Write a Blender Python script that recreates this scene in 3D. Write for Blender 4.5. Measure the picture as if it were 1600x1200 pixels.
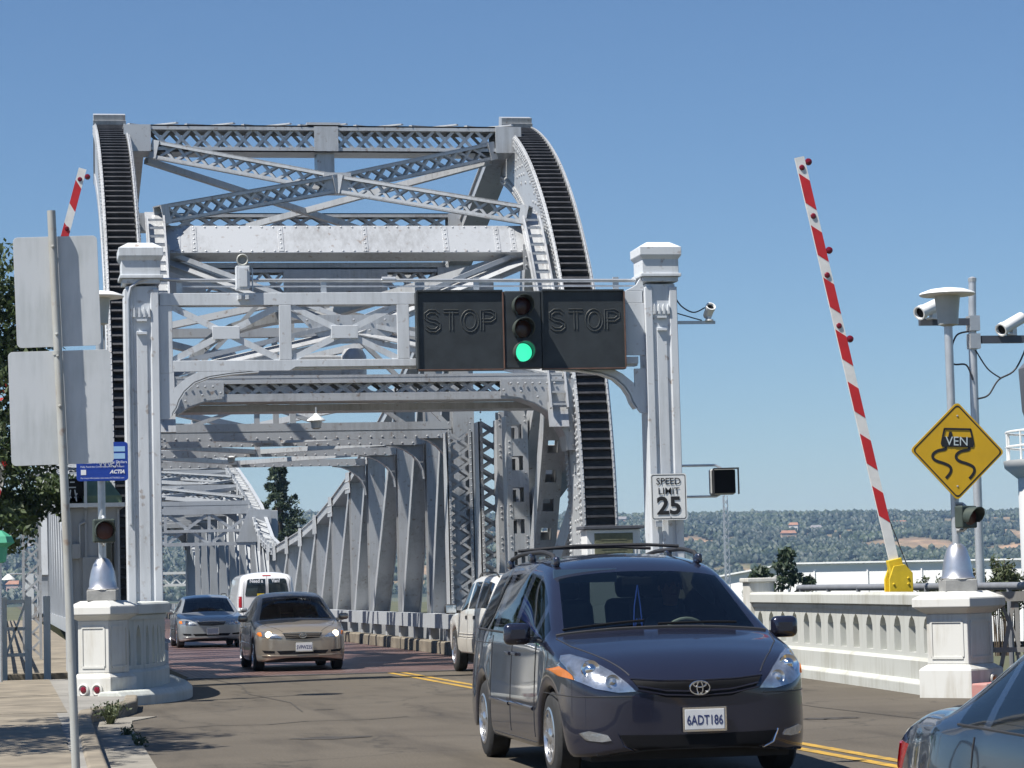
import bpy, bmesh, math, random
from mathutils import Vector, Matrix, Quaternion
from mathutils.bvhtree import BVHTree
from mathutils import noise as mnoise
R = math.radians
random.seed(7)
S = bpy.context.scene
for o in list(bpy.data.objects): bpy.data.objects.remove(o)

# ------------------------------------------------------------------ camera
cam_d = bpy.data.cameras.new('camera'); cam = bpy.data.objects.new('camera', cam_d)
S.collection.objects.link(cam); S.camera = cam
cam_d.sensor_width = 36.0; cam_d.lens = 36.0*4200/1600; cam_d.clip_start = 0.3; cam_d.clip_end = 20000
th, pt, rl = R(10.797), R(4.262), R(1.45)
f0 = Vector((math.sin(th), math.cos(th), 0)); r0 = Vector((math.cos(th), -math.sin(th), 0)); u0 = Vector((0, 0, 1))
fw = f0*math.cos(pt)+u0*math.sin(pt); up = u0*math.cos(pt)-f0*math.sin(pt)
rt = r0*math.cos(rl)-up*math.sin(rl); up2 = up*math.cos(rl)+r0*math.sin(rl)
cam.matrix_world = Matrix(((rt.x, up2.x, -fw.x, 0), (rt.y, up2.y, -fw.y, 0), (rt.z, up2.z, -fw.z, 1.5), (0, 0, 0, 1)))

# ------------------------------------------------------------------ sky, sun, exposure
SUN_EL = R(59); sun_from = Vector((-.92, -.39, 0)).normalized()
W = bpy.data.worlds.new('World'); S.world = W; W.use_nodes = True
nt = W.node_tree; bg = nt.nodes['Background']
sky = nt.nodes.new('ShaderNodeTexSky'); sky.sky_type = 'NISHITA'; sky.sun_disc = False
sky.sun_elevation = SUN_EL
sky.sun_rotation = math.atan2(sun_from.x, sun_from.y)
sky.altitude = 0; sky.air_density = 1.0; sky.dust_density = 0; sky.ozone_density = 9.0
nt.links.new(sky.outputs[0], bg.inputs[0]); bg.inputs[1].default_value = 0.057
sl = bpy.data.lights.new('sun', 'SUN'); sun = bpy.data.objects.new('sun', sl); S.collection.objects.link(sun)
sl.energy = 5.0; sl.angle = R(.53); sl.color = (1, .955, .88)
sd = -(sun_from*math.cos(SUN_EL)+Vector((0, 0, math.sin(SUN_EL))))
sun.rotation_euler = sd.to_track_quat('-Z', 'Y').to_euler(); sun.location = (-30, -30, 60)
S.view_settings.view_transform = 'Standard'; S.view_settings.look = 'None'
S.view_settings.exposure = 0.78; S.view_settings.gamma = 1.0; S.view_settings.use_curve_mapping = False
S.render.engine = 'CYCLES'; S.cycles.use_denoising = True
S.cycles.max_bounces = 8; S.cycles.transparent_max_bounces = 24; S.cycles.caustics_reflective = False; S.cycles.caustics_refractive = False
S.cycles.volume_bounces = 0

# ------------------------------------------------------------------ materials
MATS = {}
def mat(name, col, rough=.6, metal=0, vary=.12, scale=3.0, bump=0, bscale=40, spec=.5, coat=0, emit=None, estr=0, col2=None, detail=6, stretch=None):
    if name in MATS: return MATS[name]
    m = bpy.data.materials.new(name); m.use_nodes = True; n = m.node_tree.nodes; l = m.node_tree.links
    b = n['Principled BSDF']; b.inputs['Roughness'].default_value = rough; b.inputs['Metallic'].default_value = metal
    b.inputs['Specular IOR Level'].default_value = spec; b.inputs['Coat Weight'].default_value = coat; b.inputs['Coat Roughness'].default_value = .04
    c = Vector(col[:3])
    tc = n.new('ShaderNodeTexCoord'); src = tc.outputs['Object']
    if stretch:
        mp = n.new('ShaderNodeMapping'); mp.inputs['Scale'].default_value = stretch; l.new(src, mp.inputs[0]); src = mp.outputs[0]
    if vary > 0 or col2:
        nz = n.new('ShaderNodeTexNoise'); nz.inputs['Scale'].default_value = scale; nz.inputs['Detail'].default_value = detail; nz.inputs['Roughness'].default_value = .62
        l.new(src, nz.inputs['Vector'])
        rp = n.new('ShaderNodeValToRGB'); rp.color_ramp.elements[0].position = .34; rp.color_ramp.elements[1].position = .68
        a = c*(1-vary) if not col2 else Vector(col2[:3]); bb = c*(1+vary*.7) if not col2 else c
        rp.color_ramp.elements[0].color = (*a, 1); rp.color_ramp.elements[1].color = (*bb, 1)
        l.new(nz.outputs['Fac'], rp.inputs[0]); l.new(rp.outputs[0], b.inputs['Base Color'])
    else: b.inputs['Base Color'].default_value = (*c, 1)
    if bump > 0:
        n2 = n.new('ShaderNodeTexNoise'); n2.inputs['Scale'].default_value = bscale; n2.inputs['Detail'].default_value = 4
        l.new(src, n2.inputs['Vector'])
        bp = n.new('ShaderNodeBump'); bp.inputs['Strength'].default_value = bump; bp.inputs['Distance'].default_value = .01
        l.new(n2.outputs['Fac'], bp.inputs['Height']); l.new(bp.outputs[0], b.inputs['Normal'])
    if emit:
        b.inputs['Emission Color'].default_value = (*emit, 1); b.inputs['Emission Strength'].default_value = estr
    MATS[name] = m; return m

def paint_worn(name, col, rough, dirt, amt=.35, scale=1.3, rust=None, metal=0):
    """weathered paint: base tone, vertical run-down streaks, small specks"""
    m = bpy.data.materials.new(name); m.use_nodes = True; n = m.node_tree.nodes; l = m.node_tree.links
    b = n['Principled BSDF']; b.inputs['Roughness'].default_value = rough; b.inputs['Metallic'].default_value = metal
    tc = n.new('ShaderNodeTexCoord'); mp = n.new('ShaderNodeMapping'); mp.inputs['Scale'].default_value = (6, 6, .7)
    l.new(tc.outputs['Object'], mp.inputs[0])
    st = n.new('ShaderNodeTexNoise'); st.inputs['Scale'].default_value = 1.6; st.inputs['Detail'].default_value = 7; st.inputs['Roughness'].default_value = .7
    l.new(mp.outputs[0], st.inputs['Vector'])
    bl = n.new('ShaderNodeTexNoise'); bl.inputs['Scale'].default_value = scale; bl.inputs['Detail'].default_value = 8
    l.new(tc.outputs['Object'], bl.inputs['Vector'])
    mul = n.new('ShaderNodeMath'); mul.operation = 'MULTIPLY'; l.new(st.outputs['Fac'], mul.inputs[0]); l.new(bl.outputs['Fac'], mul.inputs[1])
    rp = n.new('ShaderNodeValToRGB'); rp.color_ramp.elements[0].position = .22; rp.color_ramp.elements[1].position = .42
    rp.color_ramp.elements[0].color = (0, 0, 0, 1); rp.color_ramp.elements[1].color = (amt, amt, amt, 1)
    l.new(mul.outputs[0], rp.inputs[0])
    mx = n.new('ShaderNodeMix'); mx.data_type = 'RGBA'; mx.inputs[6].default_value = (*col, 1); mx.inputs[7].default_value = (*dirt, 1)
    l.new(rp.outputs[0], mx.inputs[0]); out = mx.outputs[2]
    if rust:
        sp = n.new('ShaderNodeTexNoise'); sp.inputs['Scale'].default_value = 9; sp.inputs['Detail'].default_value = 8
        l.new(tc.outputs['Object'], sp.inputs['Vector'])
        r2 = n.new('ShaderNodeValToRGB'); r2.color_ramp.elements[0].position = .62; r2.color_ramp.elements[1].position = .74
        r2.color_ramp.elements[0].color = (0, 0, 0, 1); r2.color_ramp.elements[1].color = (.7, .7, .7, 1)
        l.new(sp.outputs['Fac'], r2.inputs[0])
        m2 = n.new('ShaderNodeMix'); m2.data_type = 'RGBA'; l.new(out, m2.inputs[6]); m2.inputs[7].default_value = (*rust, 1); l.new(r2.outputs[0], m2.inputs[0]); out = m2.outputs[2]
    l.new(out, b.inputs['Base Color'])
    MATS[name] = m; return m

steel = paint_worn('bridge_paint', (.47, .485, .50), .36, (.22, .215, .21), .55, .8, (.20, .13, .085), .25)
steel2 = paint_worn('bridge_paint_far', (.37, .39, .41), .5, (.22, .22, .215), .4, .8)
gatep = paint_worn('gate_paint', (.58, .61, .64), .5, (.24, .245, .245), .4, .9, (.24, .17, .12))
white = paint_worn('white_concrete', (.55, .55, .525), .75, (.33, .30, .24), .75, 1.1)
white3 = paint_worn('pale_wall_paint', (.45, .46, .43), .8, (.27, .26, .21), .7, 1.0)
white2 = paint_worn('grey_white_concrete', (.50, .52, .49), .8, (.30, .30, .26), .55, 1.0)
concrete = mat('concrete', (.20, .172, .13), .85, 0, .36, 1.6, .35, 30)
conc_dark = mat('dark_concrete', (.22, .21, .19), .85, 0, .22, 1.5, .35, 30)
grease = mat('greased_iron', (.026, .026, .028), .55, 0, .4, 8, .4, 30)
tooth_m = mat('rack_iron', (.048, .048, .052), .45, 0, .4, 7, .3, 30)
galv = mat('galvanised', (.50, .52, .54), .38, .55, .14, 5, .05, 60)
alu = mat('cast_aluminium', (.62, .62, .63), .33, .85, .1, 6, .06, 80)
rustpipe = paint_worn('sign_post_steel', (.45, .46, .44), .5, (.26, .22, .16), .6, 2.0, (.25, .13, .07), .3)
signback = paint_worn('sign_back_aluminium', (.60, .625, .64), .55, (.40, .43, .43), .65, 2.4, None, .2)
boardm = mat('signal_board', (.028, .034, .038), .55, 0, .25, 4, .1, 25)
blackm = mat('black', (.007, .007, .008), .6, 0, .2, 5, spec=.15)
rubber = mat('rubber', (.022, .022, .022), .8, 0, .25, 20, .3, 60)
chrome = mat('chrome', (.75, .76, .78), .12, 1, 0)
rimm = mat('alloy_rim', (.62, .63, .65), .25, .9, .05, 8)
plasticdk = mat('dark_trim', (.02, .02, .022), .6, 0, .15, 8)
plategrey = mat('plate_white', (.62, .63, .64), .5, 0, .08, 10)
inkblue = mat('plate_ink', (.02, .03, .12), .5, 0, 0)
blackink = mat('sign_ink', (.014, .014, .015), .5, 0, 0)
whiteink = mat('white_lettering', (.75, .77, .8), .5, 0, 0)
yellow_p = mat('yellow_paint', (.62, .44, .02), .5, 0, .15, 4)
yellow_s = mat('yellow_sign', (.60, .36, .012), .42, 0, .08, 3)
signwhite = mat('sign_white', (.72, .73, .72), .45, 0, .06, 4)
redp = mat('red_stripe', (.50, .022, .026), .45, 0, .12, 5)
armwhite = mat('barrier_white', (.70, .70, .68), .5, 0, .1, 5)
redglass = mat('red_lens', (.16, .006, .018), .18, 0, .1, 9)
darklens = mat('unlit_red_lens', (.05, .012, .01), .25, 0, .2, 30)
darkamber = mat('unlit_amber_lens', (.055, .022, .012), .25, 0, .2, 30)
amber = mat('amber_lens', (.55, .16, .02), .2, 0, .1, 20)
taillens = mat('tail_lens', (.30, .008, .012), .15, 0, .2, 14)
greenlit = mat('green_lit_lens', (.02, .45, .25), .3, 0, 0, emit=(.05, .75, .42), estr=.75)
lamp_on = mat('lit_headlamp', (.8, .75, .6), .3, 0, 0, emit=(1, .78, .45), estr=2.2)
copper = mat('copper_edge', (.16, .085, .06), .6, 0, .3, 6)
oliveb = mat('bronze_plaque', (.155, .16, .10), .55, .2, .2, 14, .5, 30)
housegrey = paint_worn('house_grey', (.36, .375, .385), .6, (.22, .22, .21), .4, .8)
roofgreen = mat('green_roof', (.16, .22, .13), .7, 0, .2, 3)
verdigris = mat('verdigris', (.06, .32, .2), .6, 0, .2, 4)
wood = mat('bark', (.10, .075, .05), .9, 0, .3, 6, .7, 18)
bluesign = mat('blue_sign', (.012, .05, .32), .4, 0, .06, 5)
litblue = mat('pale_blue_print', (.32, .52, .75), .4, 0, 0)
cablem = mat('cable', (.03, .03, .035), .6, 0, 0)
beige = mat('cabin_trim', (.13, .125, .11), .8, 0, .12, 10)
darkin = mat('cabin_dark', (.03, .03, .032), .85, 0, .15, 10)
skinm = mat('skin', (.36, .20, .14), .55, 0, .08, 15)
hairm = mat('hair', (.03, .02, .015), .7, 0, .2, 20)
shirt = mat('shirt', (.10, .13, .17), .85, 0, .15, 9)
shirt2 = mat('shirt_dark', (.05, .05, .06), .85, 0, .15, 9)

def carpaint(name, col, metal=.5, rough=.3):
    m = mat(name, col, rough, metal, .05, 2, coat=1.0)
    n = m.node_tree.nodes; l = m.node_tree.links; b = n['Principled BSDF']
    nz = n.new('ShaderNodeTexNoise'); nz.inputs['Scale'].default_value = 900; nz.inputs['Detail'].default_value = 1
    bp = n.new('ShaderNodeBump'); bp.inputs['Strength'].default_value = .04; bp.inputs['Distance'].default_value = .001
    l.new(nz.outputs['Fac'], bp.inputs['Height']); l.new(bp.outputs[0], b.inputs['Normal'])
    return m
def glassmat(name, tint, refl=1.0):
    m = bpy.data.materials.new(name); m.use_nodes = True; n = m.node_tree.nodes; l = m.node_tree.links
    n.remove(n['Principled BSDF'])
    t = n.new('ShaderNodeBsdfTransparent'); t.inputs[0].default_value = (*tint, 1)
    g = n.new('ShaderNodeBsdfGlossy'); g.inputs['Roughness'].default_value = .03; g.inputs[0].default_value = (refl, refl, refl, 1)
    fr = n.new('ShaderNodeFresnel'); fr.inputs[0].default_value = 1.55
    mx = n.new('ShaderNodeMixShader'); l.new(fr.outputs[0], mx.inputs[0]); l.new(t.outputs[0], mx.inputs[1]); l.new(g.outputs[0], mx.inputs[2])
    l.new(mx.outputs[0], n['Material Output'].inputs[0]); MATS[name] = m; return m
glass_clear = glassmat('windscreen_glass', (.62, .70, .66)); glass_dark = glassmat('tinted_glass', (.16, .19, .19)); glass_mid = glassmat('side_glass', (.42, .5, .48))
glass_lamp = glassmat('lamp_glass', (.85, .88, .9))

# ------------------------------------------------------------------ mesh helpers
col = S.collection
def link(o, parent=None):
    col.objects.link(o)
    if parent is not None: o.parent = parent
    return o
def tag(o, label=None, cat=None, group=None, kind=None):
    if label: o['label'] = label
    if cat: o['category'] = cat
    if group: o['group'] = group
    if kind: o['kind'] = kind
    return o
def empty(name, loc=(0, 0, 0), rz=0, label=None, cat=None, group=None):
    o = bpy.data.objects.new(name, None); o.location = loc; o.rotation_euler = (0, 0, rz); o.empty_display_size = .2
    link(o); return tag(o, label, cat, group)
V = Vector
class MB:
    def __init__(s): s.v = []; s.f = []
    def add(s, vs, fs):
        b = len(s.v); s.v += [tuple(p) for p in vs]; s.f += [tuple(b+i for i in f) for f in fs]
    def box(s, c, d, rz=0, ax=None):
        x, y, z = d[0]/2, d[1]/2, d[2]/2
        P = [V((sx*x, sy*y, sz*z)) for sz in (-1, 1) for sy in (-1, 1) for sx in (-1, 1)]
        if rz: m = Matrix.Rotation(rz, 3, 'Z'); P = [m @ p for p in P]
        if ax is not None: P = [ax @ p for p in P]
        c = V(c); s.add([p+c for p in P], [(0, 2, 3, 1), (4, 5, 7, 6), (0, 1, 5, 4), (2, 6, 7, 3), (0, 4, 6, 2), (1, 3, 7, 5)]); return s
    def bb(s, x0, x1, y0, y1, z0, z1): return s.box(((x0+x1)/2, (y0+y1)/2, (z0+z1)/2), (abs(x1-x0), abs(y1-y0), abs(z1-z0)))
    def beam(s, p0, p1, w, h, up=(0, 0, 1)):
        """box from p0 to p1; h along the up-ish axis, w across"""
        p0, p1 = V(p0), V(p1); t = (p1-p0); L = t.length; t.normalize(); u = V(up); u = u-t*u.dot(t)
        if u.length < 1e-4: u = V((1, 0, 0))-t*t.x
        u.normalize(); q = t.cross(u)
        P = []
        for a in (0, 1):
            for b, c in ((-1, -1), (1, -1), (1, 1), (-1, 1)): P.append(p0+t*L*a+q*(w/2*b)+u*(h/2*c))
        s.add(P, [(0, 1, 2, 3), (7, 6, 5, 4), (0, 4, 5, 1), (1, 5, 6, 2), (2, 6, 7, 3), (3, 7, 4, 0)]); return s
    def prism(s, poly, o, ea, eb, ec):
        """polygon (a,b) extruded by vector ec"""
        o, ea, eb, ec = V(o), V(ea), V(eb), V(ec); n = len(poly)
        A = [o+ea*a+eb*b for a, b in poly]; B = [p+ec for p in A]
        s.add(A+B, [tuple(range(n-1, -1, -1)), tuple(range(n, 2*n))]+[(i, (i+1) % n, n+(i+1) % n, n+i) for i in range(n)]); return s
    def tube(s, pts, r, n=8):
        pts = [V(p) for p in pts]; rr = r if isinstance(r, (list, tuple)) else [r]*len(pts); rings = []
        prev = None
        for i, p in enumerate(pts):
            t = (pts[min(i+1, len(pts)-1)]-pts[max(i-1, 0)]).normalized()
            a = prev if prev is not None else (V((0, 0, 1)) if abs(t.z) < .9 else V((1, 0, 0)))
            a = (a-t*a.dot(t)).normalized(); prev = a; b = t.cross(a)
            rings.append([p+(a*math.cos(2*math.pi*k/n)+b*math.sin(2*math.pi*k/n))*rr[i] for k in range(n)])
        vs = [q for g in rings for q in g]; fs = []
        for i in range(len(pts)-1):
            for k in range(n): fs.append((i*n+k, i*n+(k+1) % n, (i+1)*n+(k+1) % n, (i+1)*n+k))
        fs.append(tuple(range(n-1, -1, -1))); m = (len(pts)-1)*n; fs.append(tuple(m+k for k in range(n)))
        s.add(vs, fs); return s
    def lathe(s, prof, o=(0, 0, 0), axis=(0, 0, 1), n=20, cap=True):
        ax = V(axis).normalized(); q = V((0, 0, 1)).rotation_difference(ax); o = V(o); vs = []; fs = []
        for r, z in prof:
            for k in range(n): vs.append(o+q @ V((r*math.cos(2*math.pi*k/n), r*math.sin(2*math.pi*k/n), z)))
        for i in range(len(prof)-1):
            for k in range(n): fs.append((i*n+k, i*n+(k+1) % n, (i+1)*n+(k+1) % n, (i+1)*n+k))
        if cap:
            fs.append(tuple(range(n-1, -1, -1))); m = (len(prof)-1)*n; fs.append(tuple(m+k for k in range(n)))
        s.add(vs, fs); return s
    def dome(s, o, r, axis=(0, -1, 0), n=6, h=.6):
        return s.lathe([(r, 0), (r*.75, r*h*.7), (r*.05, r*h)], o, axis, n)
    def laced(s, p0, p1, w, d, up=(0, 0, 1), pitch=.5, bar=.06, fl=.1, t=.025, ends=.0):
        """riveted laced member: two flanged sides (apart along up) and crossed lacing on both faces"""
        p0, p1 = V(p0), V(p1); ax = p1-p0; L = ax.length; ax.normalize(); u = V(up); u = (u-ax*u.dot(ax)).normalized(); q = ax.cross(u)
        for e in (-1, 1):
            o = u*(e*(w/2-t/2)); s.beam(p0+o, p1+o, d, t, u)
            for g in (-1, 1):
                o2 = u*(e*(w/2-fl/2))+q*(g*(d/2-t/2)); s.beam(p0+o2, p1+o2, t, fl, u)
        a0 = ends
        n = max(1, int(round((L-2*a0)/pitch))); pt_ = (L-2*a0)/n
        for g in (-1, 1):
            for i in range(n):
                b0 = p0+ax*(a0+i*pt_)+q*(g*(d/2-.085)); b1 = p0+ax*(a0+(i+1)*pt_)+q*(g*(d/2-.085)); hh = w/2-fl*.55
                s.beam(b0-u*hh, b1+u*hh, bar, t*.5, q); s.beam(b0+u*hh+q*.004, b1-u*hh+q*.004, bar, t*.5, q)
            if a0 > 0:
                for c in (a0/2, L-a0/2):
                    s.box(p0+ax*c+q*(g*(d/2+t*.5)), (a0, t, w*.99), ax=Matrix((ax, q, u)).transposed())
        return s
    def build(s, name, m, parent=None, smooth=False, bevel=0, world=False):
        me = bpy.data.meshes.new(name); me.from_pydata(s.v, [], s.f); me.materials.append(m)
        if smooth:
            for p in me.polygons: p.use_smooth = True
        me.update(); o = bpy.data.objects.new(name, me)
        if parent is not None and world:   # coordinates were given in world space
            inv = parent.matrix_basis.inverted(); me.transform(inv)
        link(o, parent)
        if smooth: 
            try: me.set_sharp_from_angle(angle=R(42))
            except Exception: pass
        if bevel:
            md = o.modifiers.new('bevel', 'BEVEL'); md.width = bevel; md.segments = 2; md.limit_method = 'ANGLE'; md.angle_limit = R(40)
        return o
def text_mb(body, size, o, ea=(1, 0, 0), eb=(0, 0, 1), depth=.004, mb=None, align='CENTER', sx=1.0, shear=0, bold=0):
    c = bpy.data.curves.new('t', 'FONT'); c.body = body; c.size = size; c.align_x = align; c.align_y = 'CENTER'; c.resolution_u = 3; c.shear = shear; c.offset = bold
    ob = bpy.data.objects.new('t', c); col.objects.link(ob); dg = bpy.context.evaluated_depsgraph_get(); me = ob.evaluated_get(dg).to_mesh()
    vs = [v.co.copy() for v in me.vertices]; fs = [tuple(p.vertices) for p in me.polygons]
    ob.evaluated_get(dg).to_mesh_clear(); bpy.data.objects.remove(ob); bpy.data.curves.remove(c)
    o, ea, eb = V(o), V(ea).normalized(), V(eb).normalized(); nn = ea.cross(eb).normalized(); n = len(vs)
    mb = mb or MB()
    A = [o+ea*(v.x*sx)+eb*v.y+nn*depth for v in vs]; mb.add(A, fs); return mb
def setbase(root, objs=None): return root
def copy_tree(o, parent=None):
    c = o.copy(); link(c, parent)
    for ch in list(o.children): copy_tree(ch, c)
    return c
HAZE = 0.00011
BX, BY = 4.13, 7.88

# ------------------------------------------------------------------ setting: ground, water, road, pavement
def sheet(name, pts, z, m, sub=0):
    mb = MB(); mb.add([(x, y, z) for x, y in pts], [tuple(range(len(pts)))]); o = mb.build(name, m); tag(o, kind='structure'); return o
def noise_ramp(n, l, src, scale, stops, detail=6, rough=.6):
    nz = n.new('ShaderNodeTexNoise'); nz.inputs['Scale'].default_value = scale; nz.inputs['Detail'].default_value = detail; nz.inputs['Roughness'].default_value = rough
    l.new(src, nz.inputs['Vector']); rp = n.new('ShaderNodeValToRGB'); e = rp.color_ramp.elements
    e[0].position, e[0].color = stops[0][0], (*stops[0][1], 1); e[1].position, e[1].color = stops[-1][0], (*stops[-1][1], 1)
    for p, c in stops[1:-1]: q = e.new(p); q.color = (*c, 1)
    l.new(nz.outputs['Fac'], rp.inputs[0]); return rp.outputs[0], nz.outputs['Fac']
def asphalt_mat():
    m = bpy.data.materials.new('asphalt'); m.use_nodes = True; n = m.node_tree.nodes; l = m.node_tree.links; b = n['Principled BSDF']; b.inputs['Roughness'].default_value = .82
    tc = n.new('ShaderNodeTexCoord'); s = tc.outputs['Object']
    c1, _ = noise_ramp(n, l, s, .35, [(.3, (.070, .058, .042)), (.5, (.086, .072, .053)), (.72, (.104, .088, .066))], 8, .65)
    c2, f2 = noise_ramp(n, l, s, 45, [(.35, (.62, .62, .62)), (.65, (1.25, 1.25, 1.25))], 3)
    mx = n.new('ShaderNodeMix'); mx.data_type = 'RGBA'; mx.blend_type = 'MULTIPLY'; mx.inputs[0].default_value = .8; l.new(c1, mx.inputs[6]); l.new(c2, mx.inputs[7])
    mp = n.new('ShaderNodeMapping'); mp.inputs['Scale'].default_value = (1.1, .16, 1); l.new(s, mp.inputs[0])
    c3, _ = noise_ramp(n, l, mp.outputs[0], 1.3, [(.50, (1, 1, 1)), (.70, (.52, .5, .48))], 7)      # oil and tyre darkening along the lanes
    m2 = n.new('ShaderNodeMix'); m2.data_type = 'RGBA'; m2.blend_type = 'MULTIPLY'; m2.inputs[0].default_value = .8; l.new(mx.outputs[2], m2.inputs[6]); l.new(c3, m2.inputs[7])
    vo = n.new('ShaderNodeTexVoronoi'); vo.feature = 'DISTANCE_TO_EDGE'; vo.inputs['Scale'].default_value = .28
    nw = n.new('ShaderNodeTexNoise'); nw.inputs['Scale'].default_value = 1.5; nw.inputs['Detail'].default_value = 5; l.new(s, nw.inputs['Vector'])
    av = n.new('ShaderNodeVectorMath'); av.operation = 'ADD'; l.new(s, av.inputs[0]); l.new(nw.outputs['Color'], av.inputs[1]); l.new(av.outputs[0], vo.inputs['Vector'])
    cr = n.new('ShaderNodeValToRGB'); cr.color_ramp.elements[0].position = .002; cr.color_ramp.elements[0].color = (.45, .45, .45, 1); cr.color_ramp.elements[1].position = .011; cr.color_ramp.elements[1].color = (1, 1, 1, 1)
    l.new(vo.outputs['Distance'], cr.inputs[0])
    m3 = n.new('ShaderNodeMix'); m3.data_type = 'RGBA'; m3.blend_type = 'MULTIPLY'; m3.inputs[0].default_value = .75; l.new(m2.outputs[2], m3.inputs[6]); l.new(cr.outputs[0], m3.inputs[7])
    l.new(m3.outputs[2], b.inputs['Base Color'])
    bp = n.new('ShaderNodeBump'); bp.inputs['Strength'].default_value = .5; bp.inputs['Distance'].default_value = .006; l.new(f2, bp.inputs['Height']); l.new(bp.outputs[0], b.inputs['Normal'])
    return m
def grating_mat():
    m = bpy.data.materials.new('steel_grating'); m.use_nodes = True; n = m.node_tree.nodes; l = m.node_tree.links; b = n['Principled BSDF']; b.inputs['Roughness'].default_value = .5; b.inputs['Metallic'].default_value = .35
    tc = n.new('ShaderNodeTexCoord'); s = tc.outputs['Object']
    c1, f1 = noise_ramp(n, l, s, .9, [(.3, (.115, .068, .058)), (.5, (.155, .095, .084)), (.7, (.22, .165, .155))], 8)
    mp = n.new('ShaderNodeMapping'); mp.inputs['Scale'].default_value = (9, 5, 1); l.new(s, mp.inputs[0])
    br = n.new('ShaderNodeTexBrick'); br.offset = 0; br.inputs['Scale'].default_value = 1; br.inputs['Mortar Size'].default_value = .16; br.inputs['Brick Width'].default_value = 1; br.inputs['Row Height'].default_value = 1
    br.inputs['Color1'].default_value = (.25, .25, .25, 1); br.inputs['Color2'].default_value = (.3, .3, .3, 1); br.inputs['Mortar'].default_value = (1.3, 1.3, 1.3, 1); l.new(mp.outputs[0], br.inputs['Vector'])
    mx = n.new('ShaderNodeMix'); mx.data_type = 'RGBA'; mx.blend_type = 'MULTIPLY'; mx.inputs[0].default_value = .6; l.new(c1, mx.inputs[6]); l.new(br.outputs['Color'], mx.inputs[7]); l.new(mx.outputs[2], b.inputs['Base Color'])
    bp = n.new('ShaderNodeBump'); bp.inputs['Strength'].default_value = .8; bp.inputs['Distance'].default_value = .03; l.new(br.outputs['Fac'], bp.inputs['Height']); l.new(bp.outputs[0], b.inputs['Normal'])
    return m
asphalt = asphalt_mat(); grating = grating_mat()
landm = mat('land', (.10, .10, .055), .95, 0, .35, .05, 0, 40, col2=(.055, .065, .035))
waterm = mat('water', (.02, .045, .06), .08, 0, .1, .05, .6, .8)
sheet('ground', [(-2900, -1400), (3900, -1400), (3900, 4100), (-2900, 4100)], -4.4, landm)
sheet('water', [(-900, 50), (900, 50), (900, 158), (-900, 158)], -4.0, waterm)
o = MB().bb(-60, 45, -60, 47.2, -4.6, -.04).build('near_bank', landm); tag(o, kind='structure')
o = MB().bb(-90, 42, 162, 420, -4.6, -.04).build('far_bank', landm); tag(o, kind='structure')
sheet('road', [(.2, -40), (20, -40), (20, 25), (13.4, 31), (13.4, 47.3), (1.2, 47.3), (1.0, 36), (.7, 22)], 0, asphalt)
sheet('far_road', [(2, 162), (11.4, 162), (11.4, 420), (2, 420)], 0, asphalt)
o = MB().bb(3.2, 10.05, 47.3, 162, -.35, .004).build('bridge_deck', grating); tag(o, kind='structure')
o = MB().bb(3.1, 10.2, 47.05, 47.45, -.2, .012).build('deck_joint', mat('joint_steel', (.10, .095, .09), .5, .6, .2, 6)); tag(o, kind='structure')
# double yellow centre line, worn
yl = mat('worn_yellow_line', (.52, .30, .02), .7, 0, 0, 5, col2=(.20, .14, .05))
for dx in (-.115, .115):
    mb = MB(); ys = [47.2-i*3.2 for i in range(27)]
    cx = lambda y: 6.78+(48-y)*.0068
    for a, b_ in zip(ys, ys[1:]): mb.add([(cx(a)+dx-.06, a, .005), (cx(b_)+dx-.06, b_, .005), (cx(b_)+dx+.06, b_, .005), (cx(a)+dx+.06, a, .005)], [(0, 1, 2, 3)])
    tag(mb.build('road_marking', yl), kind='structure')
mb = MB(); mb.add([(7.45, 40.1, .005), (9.2, 40.1, .005), (9.2, 40.5, .005), (7.45, 40.5, .005)], [(0, 1, 2, 3)])
tag(mb.build('road_marking', mat('worn_white_line', (.6, .6, .57), .7, 0, 0, 5, col2=(.3, .29, .27))), kind='structure')
# irregular darker patches and crack seals on the carriageway
darkroad = mat('dark_road', (.048, .042, .035), .75, 0, .25, 3, .4, 60)
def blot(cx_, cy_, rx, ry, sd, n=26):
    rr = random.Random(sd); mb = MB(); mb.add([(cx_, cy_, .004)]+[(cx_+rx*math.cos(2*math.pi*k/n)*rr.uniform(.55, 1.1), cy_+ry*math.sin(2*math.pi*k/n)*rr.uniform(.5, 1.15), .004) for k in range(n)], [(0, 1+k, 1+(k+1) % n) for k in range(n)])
    tag(mb.build('dark_patch', darkroad), kind='structure')
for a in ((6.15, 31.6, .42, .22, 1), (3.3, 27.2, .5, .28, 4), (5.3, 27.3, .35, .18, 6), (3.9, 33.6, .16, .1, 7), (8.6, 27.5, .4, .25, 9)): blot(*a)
def seal(pts, w=.03):
    mb = MB()
    for (a, b_), (c, d) in zip(pts, pts[1:]):
        t = V((c-a, d-b_, 0)).normalized(); nn = V((-t.y, t.x, 0))*w*random.uniform(.5, 1); mb.add([(a-nn.x, b_-nn.y, .0042), (a+nn.x, b_+nn.y, .0042), (c+nn.x, d+nn.y, .0042), (c-nn.x, d-nn.y, .0042)], [(0, 1, 2, 3)])
    tag(mb.build('crack_seal', darkroad), kind='structure')
seal([(1.9, 30.2), (2.3, 30.5), (2.9, 30.3), (3.4, 30.8), (4.1, 30.7), (4.6, 31.1)]); seal([(3.5, 47.0), (3.7, 43), (3.5, 39.4), (3.75, 36), (3.6, 33.2)], .022); seal([(8.0, 33.8), (8.7, 34.2), (9.6, 34.0), (10.6, 34.5)]); seal([(9.3, 46), (9.1, 41), (9.35, 36), (9.2, 30), (9.4, 25)], .02)
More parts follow.
